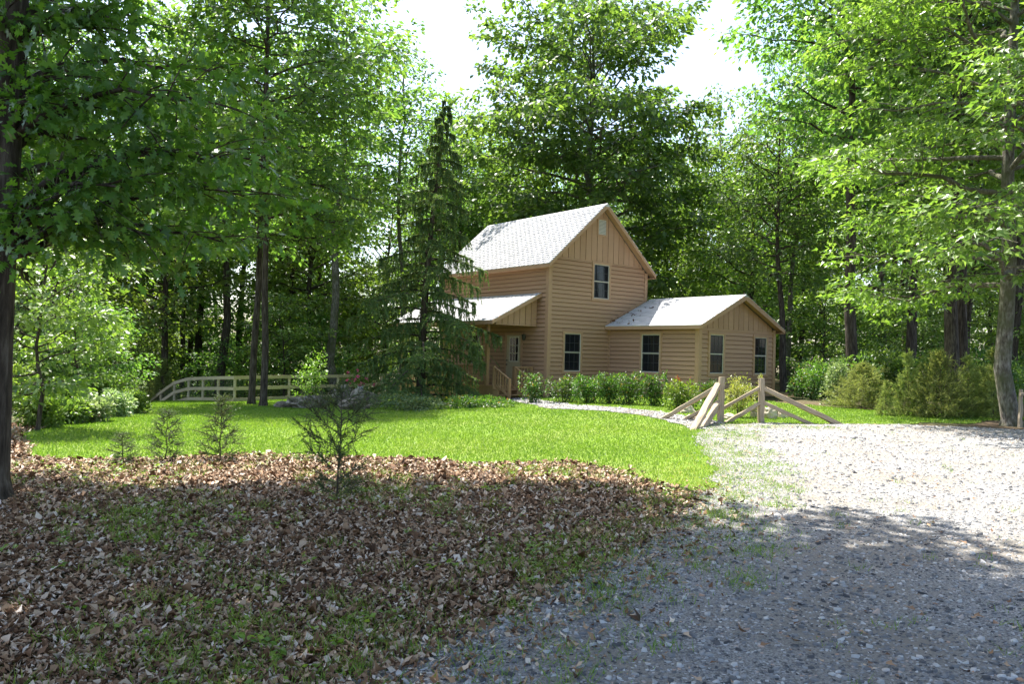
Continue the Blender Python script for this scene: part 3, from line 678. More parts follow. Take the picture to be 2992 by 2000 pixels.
def unit(a): return a / (np.linalg.norm(a, axis=-1, keepdims=True) + 1e-9)

def leaves(C, A, Nn, ln, wd, shape, rng, fold=0.18, droop=0.15):
    pts, tris = SH[shape]; n = len(C); k = len(pts)
    A = unit(A); Nn = unit(Nn - A * np.sum(Nn * A, 1, keepdims=True)); B = np.cross(Nn, A)
    s = pts[:, 0][None, :, None]; t = pts[:, 1][None, :, None]
    l = ln[:, None, None]; w = wd[:, None, None]
    V = C[:, None] + A[:, None] * s * l + B[:, None] * t * w + Nn[:, None] * (np.abs(t) * w * fold - droop * l * s * s)
    T = tris[None] + (np.arange(n) * k)[:, None, None]
    return V.reshape(-1, 3), T.reshape(-1, 3), np.repeat(rng.random(n), len(tris))

def spray_leaves(S, D, per, rad, ln, rng, shape='quad', flat=0.25, up=0.9, asp=0.62, droop=0.15):
    S = np.repeat(S, per, 0); D = np.repeat(D, per, 0); n = len(S)
    D = D * np.array([1, 1, 0.35]); D = unit(D + 1e-4)
    Bv = unit(np.cross(D, np.array([0, 0, 1.0])))
    r = rad * np.sqrt(rng.random(n)); a = rng.random(n) * 2 * np.pi
    off = D * (np.cos(a) * r)[:, None] + Bv * (np.sin(a) * r)[:, None]
    off[:, 2] += rng.normal(size=n) * rad * flat - 0.25 * r * r / max(rad, 1e-3)
    A = unit(off + D * rad * 0.6) + rng.normal(size=(n, 3)) * 0.35; A[:, 2] -= 0.25
    Nn = np.array([0, 0, up]) + rng.normal(size=(n, 3)) * 0.55
    l = ln * (0.65 + 0.6 * rng.random(n))
    return leaves(S + off, A, Nn, l, l * asp, shape, rng, droop=droop)

def grow(rng, height, cbase, prof, R, tr, nl, lean=(0, 0), up=(12, 55), nsec=6, spray_gap=0.55, wig=0.12, droop_end=0.15, minl=0.5, fork=None, skew=(0, 0)):
    """trunk, limbs and twigs; returns wood paths and spray points"""
    n = 12; t = np.linspace(0, 1, n)
    w = np.cumsum(rng.normal(size=(n, 2)) * wig, 0); w -= w[0]
    P = np.column_stack([w[:, 0] + lean[0] * t ** 1.5, w[:, 1] + lean[1] * t ** 1.5, t * height])
    r = tr * (1 - 0.93 * t) ** 0.85; r[0] *= 1.45; r[1] *= 1.03
    Pf = np.vstack([P[0] - [0, 0, 0.4], P[0], P[0] * 0.85 + P[1] * 0.15, P[1:]]); rf_ = np.concatenate([[r[0] * 1.15, r[0], r[1] * 1.08], r[1:]])
    trunk = (Pf, rf_); limbs = []; secs = []; S = []; D = []
    def at(tt): return np.array([np.interp(tt, t, P[:, i]) for i in range(3)])
    g = rng.random() * 6.28
    for i in range(nl):
        q = (i + 0.6 * rng.random()) / nl; tt = cbase + (0.985 - cbase) * q
        az = g + i * 2.399 + rng.normal() * 0.25
        rl = R * np.interp(q, [p[0] for p in prof], [p[1] for p in prof]) * (0.72 + 0.42 * rng.random())
        rl = max(rl, minl); el = math.radians(up[0] + (up[1] - up[0]) * q + rng.normal() * 8)
        h = np.array([math.cos(az), math.sin(az), 0.0]); m = 7; f = np.linspace(0, 1, m)
        hx = rl * f; hz = rl * math.tan(el) * (f - droop_end * f * f * 1.8) + np.concatenate([[0], np.cumsum(rng.normal(size=m - 1) * 0.035 * rl)])
        hz = np.clip(hz, -1e9, height * 1.04 - at(tt)[2])
        side = np.cumsum(rng.normal(size=m) * 0.07 * rl); side -= side[0]
        sd = np.array([-h[1], h[0], 0])
        LP = at(tt) + h * hx[:, None] + sd * side[:, None] + np.array([0, 0, 1.0]) * hz[:, None] + np.array([skew[0], skew[1], 0]) * (f[:, None] * rl / R)
        r0 = min(np.interp(tt, t, r) * 0.5, 0.014 * rl + 0.015)
        limbs.append((LP, r0 * (1 - 0.85 * f) + 0.006))
        ns = max(2, int(round(nsec * rl / R)) + 1)
        for j in range(ns):
            fj = 0.22 + 0.78 * (j + rng.random() * 0.8) / ns; fj = min(fj, 0.98)
            b = np.array([np.interp(fj, f, LP[:, k]) for k in range(3)])
            sg = 1 if (j % 2) else -1; a2 = az + sg * (0.65 + 0.5 * rng.random())
            l2 = rl * (0.50 - 0.22 * fj) * (0.7 + 0.6 * rng.random()); l2 = max(l2, 0.35)
            e2 = math.radians(rng.normal() * 14 + 8)
            d2 = np.array([math.cos(a2) * math.cos(e2), math.sin(a2) * math.cos(e2), math.sin(e2)])
            f2 = np.linspace(0, 1, 4)
            SP = b + d2 * (l2 * f2)[:, None]; SP[:, 2] -= 0.12 * l2 * f2 ** 2
            secs.append((SP, 0.35 * r0 * (1 - 0.6 * fj) * (1 - 0.8 * f2) + 0.004))
            ks = max(1, int(round(l2 / spray_gap)))
            for k in range(ks):
                ff = (k + 0.5 + rng.normal() * 0.15) / ks * 0.75 + 0.3
                S.append(b + d2 * l2 * ff + rng.normal(size=3) * 0.12 - [0, 0, 0.12 * l2 * ff ** 2]); D.append(d2)
        S.append(LP[-1]); D.append(h)
    S.append(P[-1]); D.append(np.array([0.1, 0.1, 1.0]))
    return trunk, limbs, secs, np.array(S), np.array(D)

def wood_mesh(name, trunk, limbs, secs, rng, mat, sides=10):
    Vs, Ts, b = [], [], 0
    for group, sd, jt in (([trunk] if trunk else [], sides, 0.05), (limbs, 5, 0.0), (secs, 3, 0.0)):
        if not group: continue
        V, T = tubes([g[0] for g in group], [g[1] for g in group], sd, jt, rng)
        Vs.append(V); Ts.append(T + b); b += len(V)
    return tri_mesh(name, np.concatenate(Vs), np.concatenate(Ts), mat, smooth=True)

ROUND = [(0, 0.75), (0.25, 1.0), (0.55, 0.95), (0.8, 0.62), (1, 0.22)]
COLUMN = [(0, 0.6), (0.2, 0.9), (0.45, 1.0), (0.75, 0.8), (1, 0.3)]
VASE = [(0, 0.45), (0.35, 0.85), (0.65, 1.0), (0.88, 0.75), (1, 0.3)]
LAYER = [(0, 0.95), (0.3, 1.0), (0.6, 0.85), (1, 0.2)]

TREES = {}
def proto(key, seed, height, cbase, prof, R, tr, nl, leaf_l, per, rad, mat='leaf', bark='bark', shape='quad', flat=0.25, **kw):
    rng = np.random.default_rng(seed)
    tk, lb, sc_, S, D = grow(rng, height, cbase, prof, R, tr, nl, **kw)
    wm = wood_mesh(key + '_trunk', tk, lb, sc_, rng, M[bark])
    V, T, rd = spray_leaves(S, D, per, rad, leaf_l, rng, shape, flat)
    lm = tri_mesh(key + '_crown', V, T, M[mat], rnd=rd)
    TREES[key] = (wm, lm)
    return len(S) * per

def tree(key, loc, rz, sc=1.0, name='tree', label='', group=None, crown='crown'):
    e = empty(name, tuple(loc), rz); e.scale = (sc, sc, sc) if np.isscalar(sc) else sc
    wm, lm = TREES[key]
    obj('trunk', wm, e); obj(crown, lm, e)
    tag(e, label, 'tree', group)
    return e

nleaf = {}
nleaf['a'] = proto('forest_a', 11, 19, 0.36, COLUMN, 4.2, 0.24, 40, 0.29, 10, 0.6, nsec=9)
nleaf['b'] = proto('forest_b', 12, 21, 0.42, VASE, 4.6, 0.27, 40, 0.29, 10, 0.62, nsec=9, up=(20, 60))
nleaf['c'] = proto('forest_c', 13, 17, 0.26, ROUND, 3.9, 0.20, 42, 0.28, 10, 0.58, mat='leaf_light', nsec=9)
nleaf['d'] = proto('forest_d', 14, 22, 0.5, COLUMN, 3.2, 0.21, 38, 0.28, 10, 0.53, mat='leaf', nsec=9, bark='bark_grey')
nleaf['u'] = proto('under_a', 15, 7.5, 0.16, LAYER, 2.6, 0.07, 30, 0.22, 16, 0.5, mat='leaf_light', nsec=6, flat=0.12, spray_gap=0.5)
nleaf['v'] = proto('under_b', 16, 5.5, 0.10, ROUND, 2.1, 0.05, 28, 0.20, 16, 0.45, mat='leaf', nsec=6, spray_gap=0.45)
nleaf['big'] = proto('big_maple', 17, 22, 0.30, ROUND, 7.2, 0.34, 70, 0.34, 15, 0.55, mat='leaf', bark='bark_grey', nsec=10, up=(8, 58), wig=0.2)
nleaf['twin'] = proto('twin_oak', 18, 25, 0.26, [(0, 0.9), (0.3, 1.0), (0.6, 0.72), (1, 0.25)], 4.2, 0.135, 60, 0.24, 15, 0.46, mat='leaf', nsec=9, up=(2, 45), wig=0.045, droop_end=0.3)

# right-hand maple with its layered sunlit sprays
nleaf['maple'] = proto('side_maple', 21, 16, 0.22, [(0, 0.9), (0.25, 1.0), (0.6, 0.85), (1, 0.25)], 4.9, 0.21, 60, 0.205, 19, 0.46, mat='leaf_light', bark='bark_grey', shape='maple', flat=0.10, nsec=11, up=(3, 45), droop_end=0.28, lean=(-0.3, -0.4), spray_gap=0.52, wig=0.1)
tree('side_maple', G(2958, 1246), 0.4, 1.0, 'maple_tree', 'tall maple with layered sunlit leaves and lichen grey trunk beside the gravel drive')
# maple behind the house
tree('big_maple', AT(1735, 47), 1.1, 1.0, 'maple_tree', 'broad spreading maple rising right behind the house roof')
# the pair in the lawn
tree('twin_oak', G(735, 1183), 0.3, 1.0, 'tall_tree', 'slim dark trunk of the lawn pair, the one by the fence side', 'pair of trunks in the lawn')
tree('twin_oak', G(769, 1190), 2.6, (0.95, 0.95, 0.93), 'tall_tree', 'slim dark trunk of the lawn pair, the one by the rock ledge', 'pair of trunks in the lawn')

# the near oak: trunk at the picture's left edge, low limbs reaching over the leaves, crown overhead
def near_oak():
    rng = np.random.default_rng(31)
    base = AT(-42, 7.9, 1450)
    tk, lb, sc_, S, D = grow(rng, 16.5, 0.57, [(0, 0.9), (0.3, 1.0), (0.7, 0.8), (1, 0.3)], 6.2, 0.19, 52, nsec=11, up=(6, 40), wig=0.04, skew=(-0.2, -0.3))
    e = empty('oak_tree', tuple(base)); tag(e, 'near oak with lobed leaves and low limbs over the leaf litter', 'tree')
    targets = [(340, 420, 8.6), (700, 590, 8.8), (715, 330, 9.2), (610, 240, 9.8), (430, 110, 8.8), (250, 60, 8.0), (640, 700, 9.0), (450, 740, 8.2), (220, 690, 7.6), (200, 300, 7.6),
               (520, 450, 8.0), (735, 470, 9.6), (380, 610, 7.4), (120, 180, 7.4), (90, 560, 7.2), (300, 250, 9.4), (560, 560, 10.0), (150, 420, 9.0), (640, 420, 7.8), (60, 30, 7.6), (380, 20, 9.0), (480, 300, 7.4), (60, 700, 8.4)]
    L2, S2, Ss, Dd = [], [], [], []
    for (px, py, Y) in targets:
        E_ = PX(px, py, Y) - base; z0 = np.clip(E_[2] - 0.35 - 0.5 * rng.random(), 2.4, 9); A = np.array([0.0, 0, z0])
        f = np.linspace(0, 1, 8); n_ = np.cumsum(rng.normal(size=(8, 3)) * 0.045, 0); n_ -= n_[0]
        LP = A + (E_ - A) * f[:, None] + n_ + np.array([0, 0, 1.0]) * (0.28 * np.sin(f * np.pi))[:, None]
        L2.append((LP, 0.042 * (1 - 0.88 * f) + 0.005))
        lnn = np.linalg.norm(E_ - A); h = unit(E_ - A)
        for j in range(int(4 + 3.4 * lnn)):
            fj = 0.25 + 0.75 * rng.random(); b = np.array([np.interp(fj, f, LP[:, k]) for k in range(3)])
            d2 = unit(h + rng.normal(size=3) * np.array([0.8, 0.8, 0.5])); l2 = 0.3 + 0.55 * rng.random(); f2 = np.linspace(0, 1, 4)
            SP = b + d2 * (l2 * f2)[:, None]; SP[:, 2] -= 0.15 * f2 ** 2; S2.append((SP, 0.009 * (1 - 0.8 * f2) + 0.002))
            for ff in (0.35, 0.65, 0.9, 1.05): Ss.append(b + d2 * l2 * ff - [0, 0, 0.15 * ff * ff]); Dd.append(d2)
        Ss.append(LP[-1]); Dd.append(h)
    obj('trunk', wood_mesh('oak_trunk', tk, lb + L2, sc_ + S2, rng, M['bark'], 14), e)
    V, T, rd = spray_leaves(np.array(Ss), np.array(Dd), 6, 0.20, 0.145, rng, 'oak', 0.45, up=0.7, asp=0.75, droop=0.3)
    obj('low_foliage', tri_mesh('oak_low_foliage', V, T, M['leaf_dark'], rnd=rd), e)
    V, T, rd = spray_leaves(S, D, 40, 0.7, 0.26, rng, 'quad', 0.3)
    obj('crown', tri_mesh('oak_crown', V, T, M['leaf_dark'], rnd=rd), e)
    return len(S) * 17, len(Ss) * 7
nleaf['oak'] = near_oak()
# tree beside the photographer, only its shade falls into the picture
nleaf['shade'] = proto('shade_oak', 33, 16, 0.56, ROUND, 5.7, 0.2, 52, 0.36, 26, 0.7, mat='leaf_dark', nsec=11, lean=(-2.0, 5.6), up=(6, 45))
tree('shade_oak', (3.5, 0.6, float(hgt(3.5, 0.6))), 0.0, 1.0, 'oak_tree', 'oak beside the viewpoint that shades the near gravel')

# edge trees on the right ------------------------------------------------
def edge_tree(px, Y, key, rz, sc, label): return tree(key, AT(px, Y), rz, sc, 'woodland_tree', label)
def limb_tree():
    rng = np.random.default_rng(41); base = AT(2488, 31)
    tk, lb, sc_, S, D = grow(rng, 22, 0.42, VASE, 4.8, 0.235, 46, nsec=8, up=(15, 58), wig=0.08)
    f = np.linspace(0, 1, 7); b0 = np.array([0.05, 0, 4.3]); tip = PX(2560, 855, 30.4) - base
    LP = b0 + (tip - b0) * f[:, None]; LP[:, 2] += 0.25 * f ** 2; tip2 = tip + np.array([0.9, -0.2, 2.6]); LP = np.vstack([LP, tip + (tip2 - tip) * 0.5, tip2])
    lb.append((LP, np.concatenate([np.linspace(0.16, 0.115, 7), [0.08, 0.03]])))
    e = empty('woodland_tree', tuple(base)); tag(e, 'thick trunk with one heavy limb bent out to its side at the wood edge', 'tree')
    obj('trunk', wood_mesh('limb_tree_trunk', tk, lb, sc_, rng, M['bark'], 12), e)
    V, T, rd = spray_leaves(S, D, 16, 0.66, 0.26, rng, 'quad', 0.22); obj('crown', tri_mesh('limb_tree_crown', V, T, M['leaf'], rnd=rd), e)
limb_tree()
edge_tree(2652, 34, 'forest_a', 0.7, (0.95, 0.95, 1.15), 'straight dark trunk in the wood edge between the limbed tree and the paired trunk')
edge_tree(2790, 25.5, 'forest_b', 2.0, (0.85, 0.85, 0.95), 'dark paired trunk nearest the young pines, its thicker stem')
edge_tree(2818, 26.2, 'forest_a', 4.0, (0.75, 0.75, 0.95), 'dark paired trunk nearest the young pines, its thinner stem')
edge_tree(2292, 37, 'forest_a', 3.3, (0.7, 0.7, 0.72), 'dark trunk close behind the wing of the house')
edge_tree(2316, 39, 'forest_d', 5.1, (0.7, 0.7, 0.66), 'slim leaning trunk close behind the wing of the house')
edge_tree(2195, 45, 'forest_c', 1.2, (0.85, 0.85, 0.88), 'bushy tree showing above the wing roof ridge')
edge_tree(2335, 49, 'forest_b', 0.2, (0.58, 0.58, 0.98), 'tall tree whose tip stands against the sky over the wing')
edge_tree(2110, 53, 'forest_c', 2.2, (0.85, 0.85, 1.12), 'rounded tree lower than its neighbours beside the broad maple')
edge_tree(2490, 42, 'forest_b', 4.4, (0.75, 0.75, 1.1), 'tall tree leaning over the limbed trunk')
edge_tree(2560, 45, 'forest_d', 1.0, 1.1, 'tall grey stemmed tree deeper in the wood edge')
edge_tree(1160, 50, 'forest_d', 2.9, (1.0, 1.0, 1.0), 'slender tall tree topping the skyline behind the spruce')
edge_tree(1325, 56, 'forest_d', 0.9, (1.05, 1.05, 0.94), 'slender tree just lower than the skyline tip behind the spruce')
edge_tree(985, 44, 'forest_d', 5.0, (1.25, 1.25, 1.0), 'pale grey trunk standing behind the board fence')

# woods ------------------------------------------------------------------
wr_ = np.random.default_rng(55)
WOODS = {'forest_a': 'leafy woodland tree with a dark trunk in the woods behind the house and lawn',
         'forest_b': 'tall vase shaped woodland tree in the woods behind the house and lawn',
         'forest_c': 'light green rounded woodland tree in the woods behind the house and lawn',
         'forest_d': 'slim high crowned woodland tree in the woods behind the house and lawn'}
def wood_row(Y, p0, p1, step, jit, smin, smax):
    px = p0
    while px < p1:
        x = px + wr_.normal() * step * 0.25; y = Y + wr_.normal() * jit
        key = ['forest_a', 'forest_b', 'forest_c', 'forest_d'][int(wr_.integers(4))]
        P = AT(x, y); sc = smin + (smax - smin) * wr_.random()
        Hh = {'forest_a': 19, 'forest_b': 21, 'forest_c': 17, 'forest_d': 22}[key]
        lim = None
        if 1000 < x < 2520: lim = np.interp(x, [1000, 1060, 1250, 1330, 1480, 1900, 2050, 2250, 2400, 2520], [230, 380, 400, 400, 420, 430, 460, 460, 400, 200])
        if lim is not None:
            top = (1045 - lim) / FPX * y + 1.0 - P[2]
            sc = min(sc, top / Hh)
        hp = np.array([P[0], P[1], 0]) - np.array([1.367, 30.185, 0]); u, v = hp @ DV, hp @ EV
        if not (-7 < u < 11.5 and -5 < v < 11):
            tree(key, P, wr_.random() * 6.28, (sc * (0.9 + 0.25 * wr_.random()), sc * (0.9 + 0.25 * wr_.random()), sc), 'woodland_tree', WOODS[key].replace('in the woods behind the house and lawn', 'in the woods past the board fence' if x < 1000 else ('in the woods behind the house' if x < 2250 else 'in the woods beyond the gravel drive')), 'trees of the surrounding woods')
        px += step
wood_row(42, -250, 640, 170, 2.0, 0.85, 1.1)
wood_row(52, -260, 1050, 150, 2.0, 0.9, 1.15)
wood_row(60, -260, 3250, 170, 2.5, 0.9, 1.15)
wood_row(74, -260, 3250, 180, 3.0, 0.95, 1.2)
wood_row(92, -260, 3250, 210, 4.0, 1.0, 1.25)
wood_row(46, 2500, 3300, 190, 2.0, 0.9, 1.15)
wood_row(36, 2960, 3500, 200, 1.5, 0.9, 1.1)
wood_row(33, -400, 120, 220, 1.5, 0.9, 1.1)

UNDER = {'under_a': 'light green layered understory sapling among the woodland trunks', 'under_b': 'dense round understory sapling among the woodland trunks'}
def under_row(Y, p0, p1, step, jit, smin, smax):
    px = p0
    while px < p1:
        key = 'under_a' if wr_.random() < 0.55 else 'under_b'; P = AT(px + wr_.normal() * step * 0.3, Y + wr_.normal() * jit); s_ = smin + (smax - smin) * wr_.random()
        pxx = px; tree(key, P, wr_.random() * 6.28, (s_ * 1.1, s_ * 1.1, s_), 'sapling', UNDER[key] + (' past the board fence' if px < 1100 else (' behind the house' if px < 2250 else ' beyond the gravel drive')), 'understory saplings in the woods', crown='foliage')
        px += step
under_row(46, -200, 1050, 170, 1.5, 0.7, 1.2)
under_row(56, -200, 1150, 150, 2, 0.8, 1.4)
under_row(68, -200, 3200, 170, 3, 1.0, 1.6)
under_row(84, -200, 3200, 140, 3, 1.2, 1.9)
under_row(39, 2400, 3150, 170, 1.5, 0.6, 1.0)
under_row(50, 1900, 3150, 160, 2, 0.8, 1.3)
under_row(30, -150, 330, 110, 1.0, 0.45, 0.7)
tree('under_a', G(110, 1262), 0.5, 0.62, 'sapling', 'pale leafed layered sapling at the left end of the lawn beside the leaf litter', None, 'foliage')
tree('under_a', AT(235, 26.5), 2.5, 0.6, 'sapling', 'layered sapling in front of the utility pole', None, 'foliage')

# ------------------------------------------------------------------ conifers
def needles(P0, P1, per, ln, wd, rng, spread=0.75, droop=0.0):
    n = len(P0); t = rng.random((n, per)); d = unit(P1 - P0)
    C = (P0[:, None] + (P1 - P0)[:, None] * t[..., None]).reshape(-1, 3); D = np.repeat(d, per, 0)
    A = unit(D + rng.normal(size=D.shape) * spread - np.array([0, 0, droop])); S = unit(np.cross(A, rng.normal(size=A.shape)))
    l = ln * (0.6 + 0.7 * rng.random(len(C)))[:, None]
    V = np.stack([C - S * wd / 2, C + S * wd / 2, C + A * l], 1).reshape(-1, 3)
    return V, np.arange(len(V)).reshape(-1, 3), rng.random(len(C))

def spruce():
    rng = np.random.default_rng(61); base = G(1227, 1178); H = 8.75 * 1.0
    e = empty('spruce_tree', tuple(base)); e.scale = (1.48, 1.35, 1.32); tag(e, 'weeping spruce with hanging branchlets in front of the porch', 'tree')
    n = 12; t = np.linspace(0, 1, n)
    tx = np.interp(t, [0, 0.3, 0.6, 0.8, 1], [0, 0.03, 0.18, 0.33, 0.46]); P = np.column_stack([tx, 0 * t, t * H])
    tk = (np.vstack([[0, 0, -0.3], P]), np.concatenate([[0.17], 0.125 * (1 - 0.93 * t)]))
    prof_z = [0.0, 0.05, 0.15, 0.28, 0.40, 0.46, 0.56, 0.66, 0.76, 0.86, 0.94, 1.0]
    prof_r = [1.75, 2.2, 2.3, 1.95, 1.75, 1.5, 1.2, 1.0, 0.68, 0.36, 0.17, 0.04]
    lb, P0, P1 = [], [], []
    nb = 86
    for i in range(nb):
        q = 0.02 + 0.97 * (i + rng.random() * 0.7) / nb; az = i * 2.399 + rng.normal() * 0.3
        r = np.interp(q, prof_z, prof_r) * (0.6 + 0.5 * rng.random())
        if 0.44 < q < 0.75 and rng.random() < 0.30: r *= 0.5
        b = np.array([np.interp(q, t, P[:, 0]), 0, q * H]); h = np.array([math.cos(az), math.sin(az), 0])
        f = np.linspace(0, 1, 7); sag = np.interp(q, [0, 0.3, 0.7, 1], [0.42, 0.36, 0.45, 0.3]) * r
        LP = b + h * (r * f)[:, None]; LP[:, 2] += 0.10 * r * np.sin(f * 2.2) - sag * f ** 2 + 0.10 * r * f ** 5
        LP[:, 2] = np.maximum(LP[:, 2], 0.10)
        lb.append((LP, (0.010 + 0.010 * r) * (1 - 0.85 * f) + 0.003))
        sd = np.array([-h[1], h[0], 0])
        m = int(9 + 21 * r)
        for j in range(m):
            fj = 0.12 + 0.88 * rng.random() ** 0.8; p = np.array([np.interp(fj, f, LP[:, k]) for k in range(3)])
            side = sd * rng.normal() * 0.22 * r * (1 - 0.4 * fj) + h * 0.06
            hang = (0.14 + 0.34 * rng.random()) * min(1, 0.55 + 0.45 * r)
            p1 = p + side * 0.55; p2 = p + side + np.array([0, 0, -hang]); p1[2] = max(p1[2], 0.05); p2[2] = max(p2[2], 0.03)
            P0 += [p, p1]; P1 += [p1, p2]
        P0.append(LP[3]); P1.append(LP[5]); P0.append(LP[5]); P1.append(LP[6])
    P0 = np.array(P0); P1 = np.array(P1)
    obj('trunk', wood_mesh('spruce_trunk', tk, lb, [], rng, M['bark'], 10), e)
    V, T, rd = needles(P0, P1, 36, 0.075, 0.024, rng, 0.6, 0.5)
    obj('foliage', tri_mesh('spruce_foliage', V, T, M['needle'], rnd=rd), e)
    return len(T)
nleaf['spruce'] = spruce()

CED = {}
def cedar_proto(key, seed, H, R, nb, mat, dens=1.0, prof=((0, 0.75), (0.25, 1.0), (0.6, 0.7), (1, 0.08)), el=(20, 55), nl=0.05, nw=0.006, thin=1.0, tr=0.016, pw=1.0):
    rng = np.random.default_rng(seed); t = np.linspace(0, 1, 8)
    w = np.cumsum(rng.normal(size=(8, 2)) * 0.012 * H, 0); w -= w[0]; P = np.column_stack([w, t * H])
    tk = (np.vstack([[0, 0, -0.1], P]), np.concatenate([[tr * 1.3], tr * (1 - 0.9 * t) + 0.002])); lb, sc_, P0, P1 = [], [], [], []
    for i in range(nb):
        q = 0.02 + 0.97 * ((i + rng.random()) / nb) ** pw; az = i * 2.399 + rng.normal() * 0.4
        r = R * np.interp(q, [a for a, _ in prof], [b for _, b in prof]) * (0.65 + 0.5 * rng.random())
        e_ = math.radians(el[0] + (el[1] - el[0]) * q); h = np.array([math.cos(az) * math.cos(e_), math.sin(az) * math.cos(e_), math.sin(e_)])
        b = np.array([np.interp(q, t, P[:, 0]), np.interp(q, t, P[:, 1]), q * H]); f = np.linspace(0, 1, 5)
        LP = b + h * (r * f)[:, None]; LP[:, 2] += 0.12 * r * f ** 2; lb.append((LP, tr * 0.4 * (1 - 0.8 * f) + 0.001))
        for j in range(int(thin * (6 + 16 * r))):
            fj = 0.3 + 0.7 * rng.random(); p = np.array([np.interp(fj, f, LP[:, k]) for k in range(3)])
            d = unit(h + rng.normal(size=3) * 0.65 + [0, 0, 0.15]); l = (0.10 + 0.16 * rng.random()) * min(1.6, 0.6 + r)
            P0.append(p); P1.append(p + d * l); sc_.append((np.array([p, p + d * l * 0.5, p + d * l]), np.array([0.003, 0.002, 0.001]) * (1 if H < 3 else 2)))
    P0.append(P[-2]); P1.append(P[-1])
    V, T, rd = needles(np.array(P0), np.array(P1), int(26 * dens), nl, nw, rng, 0.5)
    CED[key] = (wood_mesh(key + '_stem', tk, lb, sc_, rng, M['bark'], 6), tri_mesh(key + '_foliage', V, T, M[mat], rnd=rd))
    return len(T)
def cedar(key, loc, rz, sc, name, label, cat='sapling', group=None):
    e = empty(name, tuple(loc), rz); e.scale = (sc, sc, sc) if np.isscalar(sc) else sc
    obj('stem', CED[key][0], e); obj('foliage', CED[key][1], e); return tag(e, label, cat, group)
cedar_proto('cedar_big', 71, 1.16, 0.5, 30, 'cedar', 0.9, prof=((0, 0.5), (0.25, 0.75), (0.6, 1.0), (0.85, 0.45), (1, 0.05)), el=(18, 32), nl=0.036, nw=0.0065, thin=1.5, tr=0.009)
cedar_proto('cedar_small', 72, 1.0, 0.25, 28, 'cedar', 0.8, el=(15, 40), nl=0.032, nw=0.007, thin=1.4, tr=0.008)
cedar_proto('cedar_bush', 73, 1.9, 0.95, 90, 'cedar_light', 0.75, prof=((0, 1.0), (0.35, 0.95), (0.7, 0.6), (1, 0.12)), pw=1.7, thin=0.9, el=(2, 72), nl=0.09, nw=0.013, tr=0.011)
cedar_proto('pine_young', 74, 1.5, 0.5, 34, 'cedar_light', 1.0, prof=((0, 1), (0.4, 0.7), (0.75, 0.35), (1, 0.10)), pw=1.5, el=(-4, 70), nl=0.10, nw=0.012, tr=0.011)
cedar_proto('pine_tall', 75, 3.2, 0.95, 60, 'cedar_light', 1.2, prof=((0, 1), (0.4, 0.85), (1, 0.06)), el=(0, 45), nl=0.13, nw=0.014, tr=0.035)
cedar('cedar_big', G(985, 1465), 0.9, 1.0, 'cedar_sapling', 'largest wiry cedar sapling growing alone in the leaf litter')
cedar('cedar_small', G(642, 1348), 0.4, (1.1, 1.1, 0.92), 'cedar_sapling', 'thin tall cedar sapling with a bare lower stem at the lawn edge')
cedar('cedar_small', G(480, 1352), 2.4, (1.0, 1.0, 0.72), 'cedar_sapling', 'bushy based cedar sapling at the lawn edge, shorter than the thin tall one')
cedar('cedar_small', G(360, 1358), 4.4, (0.9, 0.9, 0.42), 'cedar_sapling', 'smallest cedar sapling at the lawn edge')
cedar('pine_tall', AT(468, 42), 0.3, 1.0, 'young_pine', 'pale soft young pine beyond the downhill end of the board fence', 'tree')
cedar('cedar_bush', AT(2520, 25.5), 0.5, (1.1, 1.0, 0.72), 'cedar_bush', 'feathery yellow green bush between the pale bush and the young pines', 'bush')
cedar('cedar_bush', AT(2740, 22.2), 1.5, (0.88, 0.88, 0.92), 'cedar_bush', 'large feathery cedar bush at the edge of the gravel', 'bush')
cedar('pine_young', AT(2590, 22.4), 0.2, (0.55, 0.55, 0.62), 'young_pine', 'smallest young pine at the gravel edge', 'tree')
cedar('pine_young', AT(2655, 22.6), 2.0, (0.95, 0.95, 1.15), 'young_pine', 'young pine with upright pale candles before the straight dark trunk', 'tree')
cedar('pine_young', AT(2830, 22.2), 1.1, (0.9, 0.9, 1.1), 'young_pine', 'young pine in front of the paired dark trunk', 'tree')
cedar('pine_young', AT(2905, 22.0), 3.1, (1.1, 1.1, 1.25), 'young_pine', 'young pine standing next to the lichen grey maple trunk', 'tree')
cedar('cedar_bush', AT(2860, 23.5), 2.5, (0.9, 0.9, 0.7), 'cedar_bush', 'low feathery bush between the two young pines by the maple', 'bush')

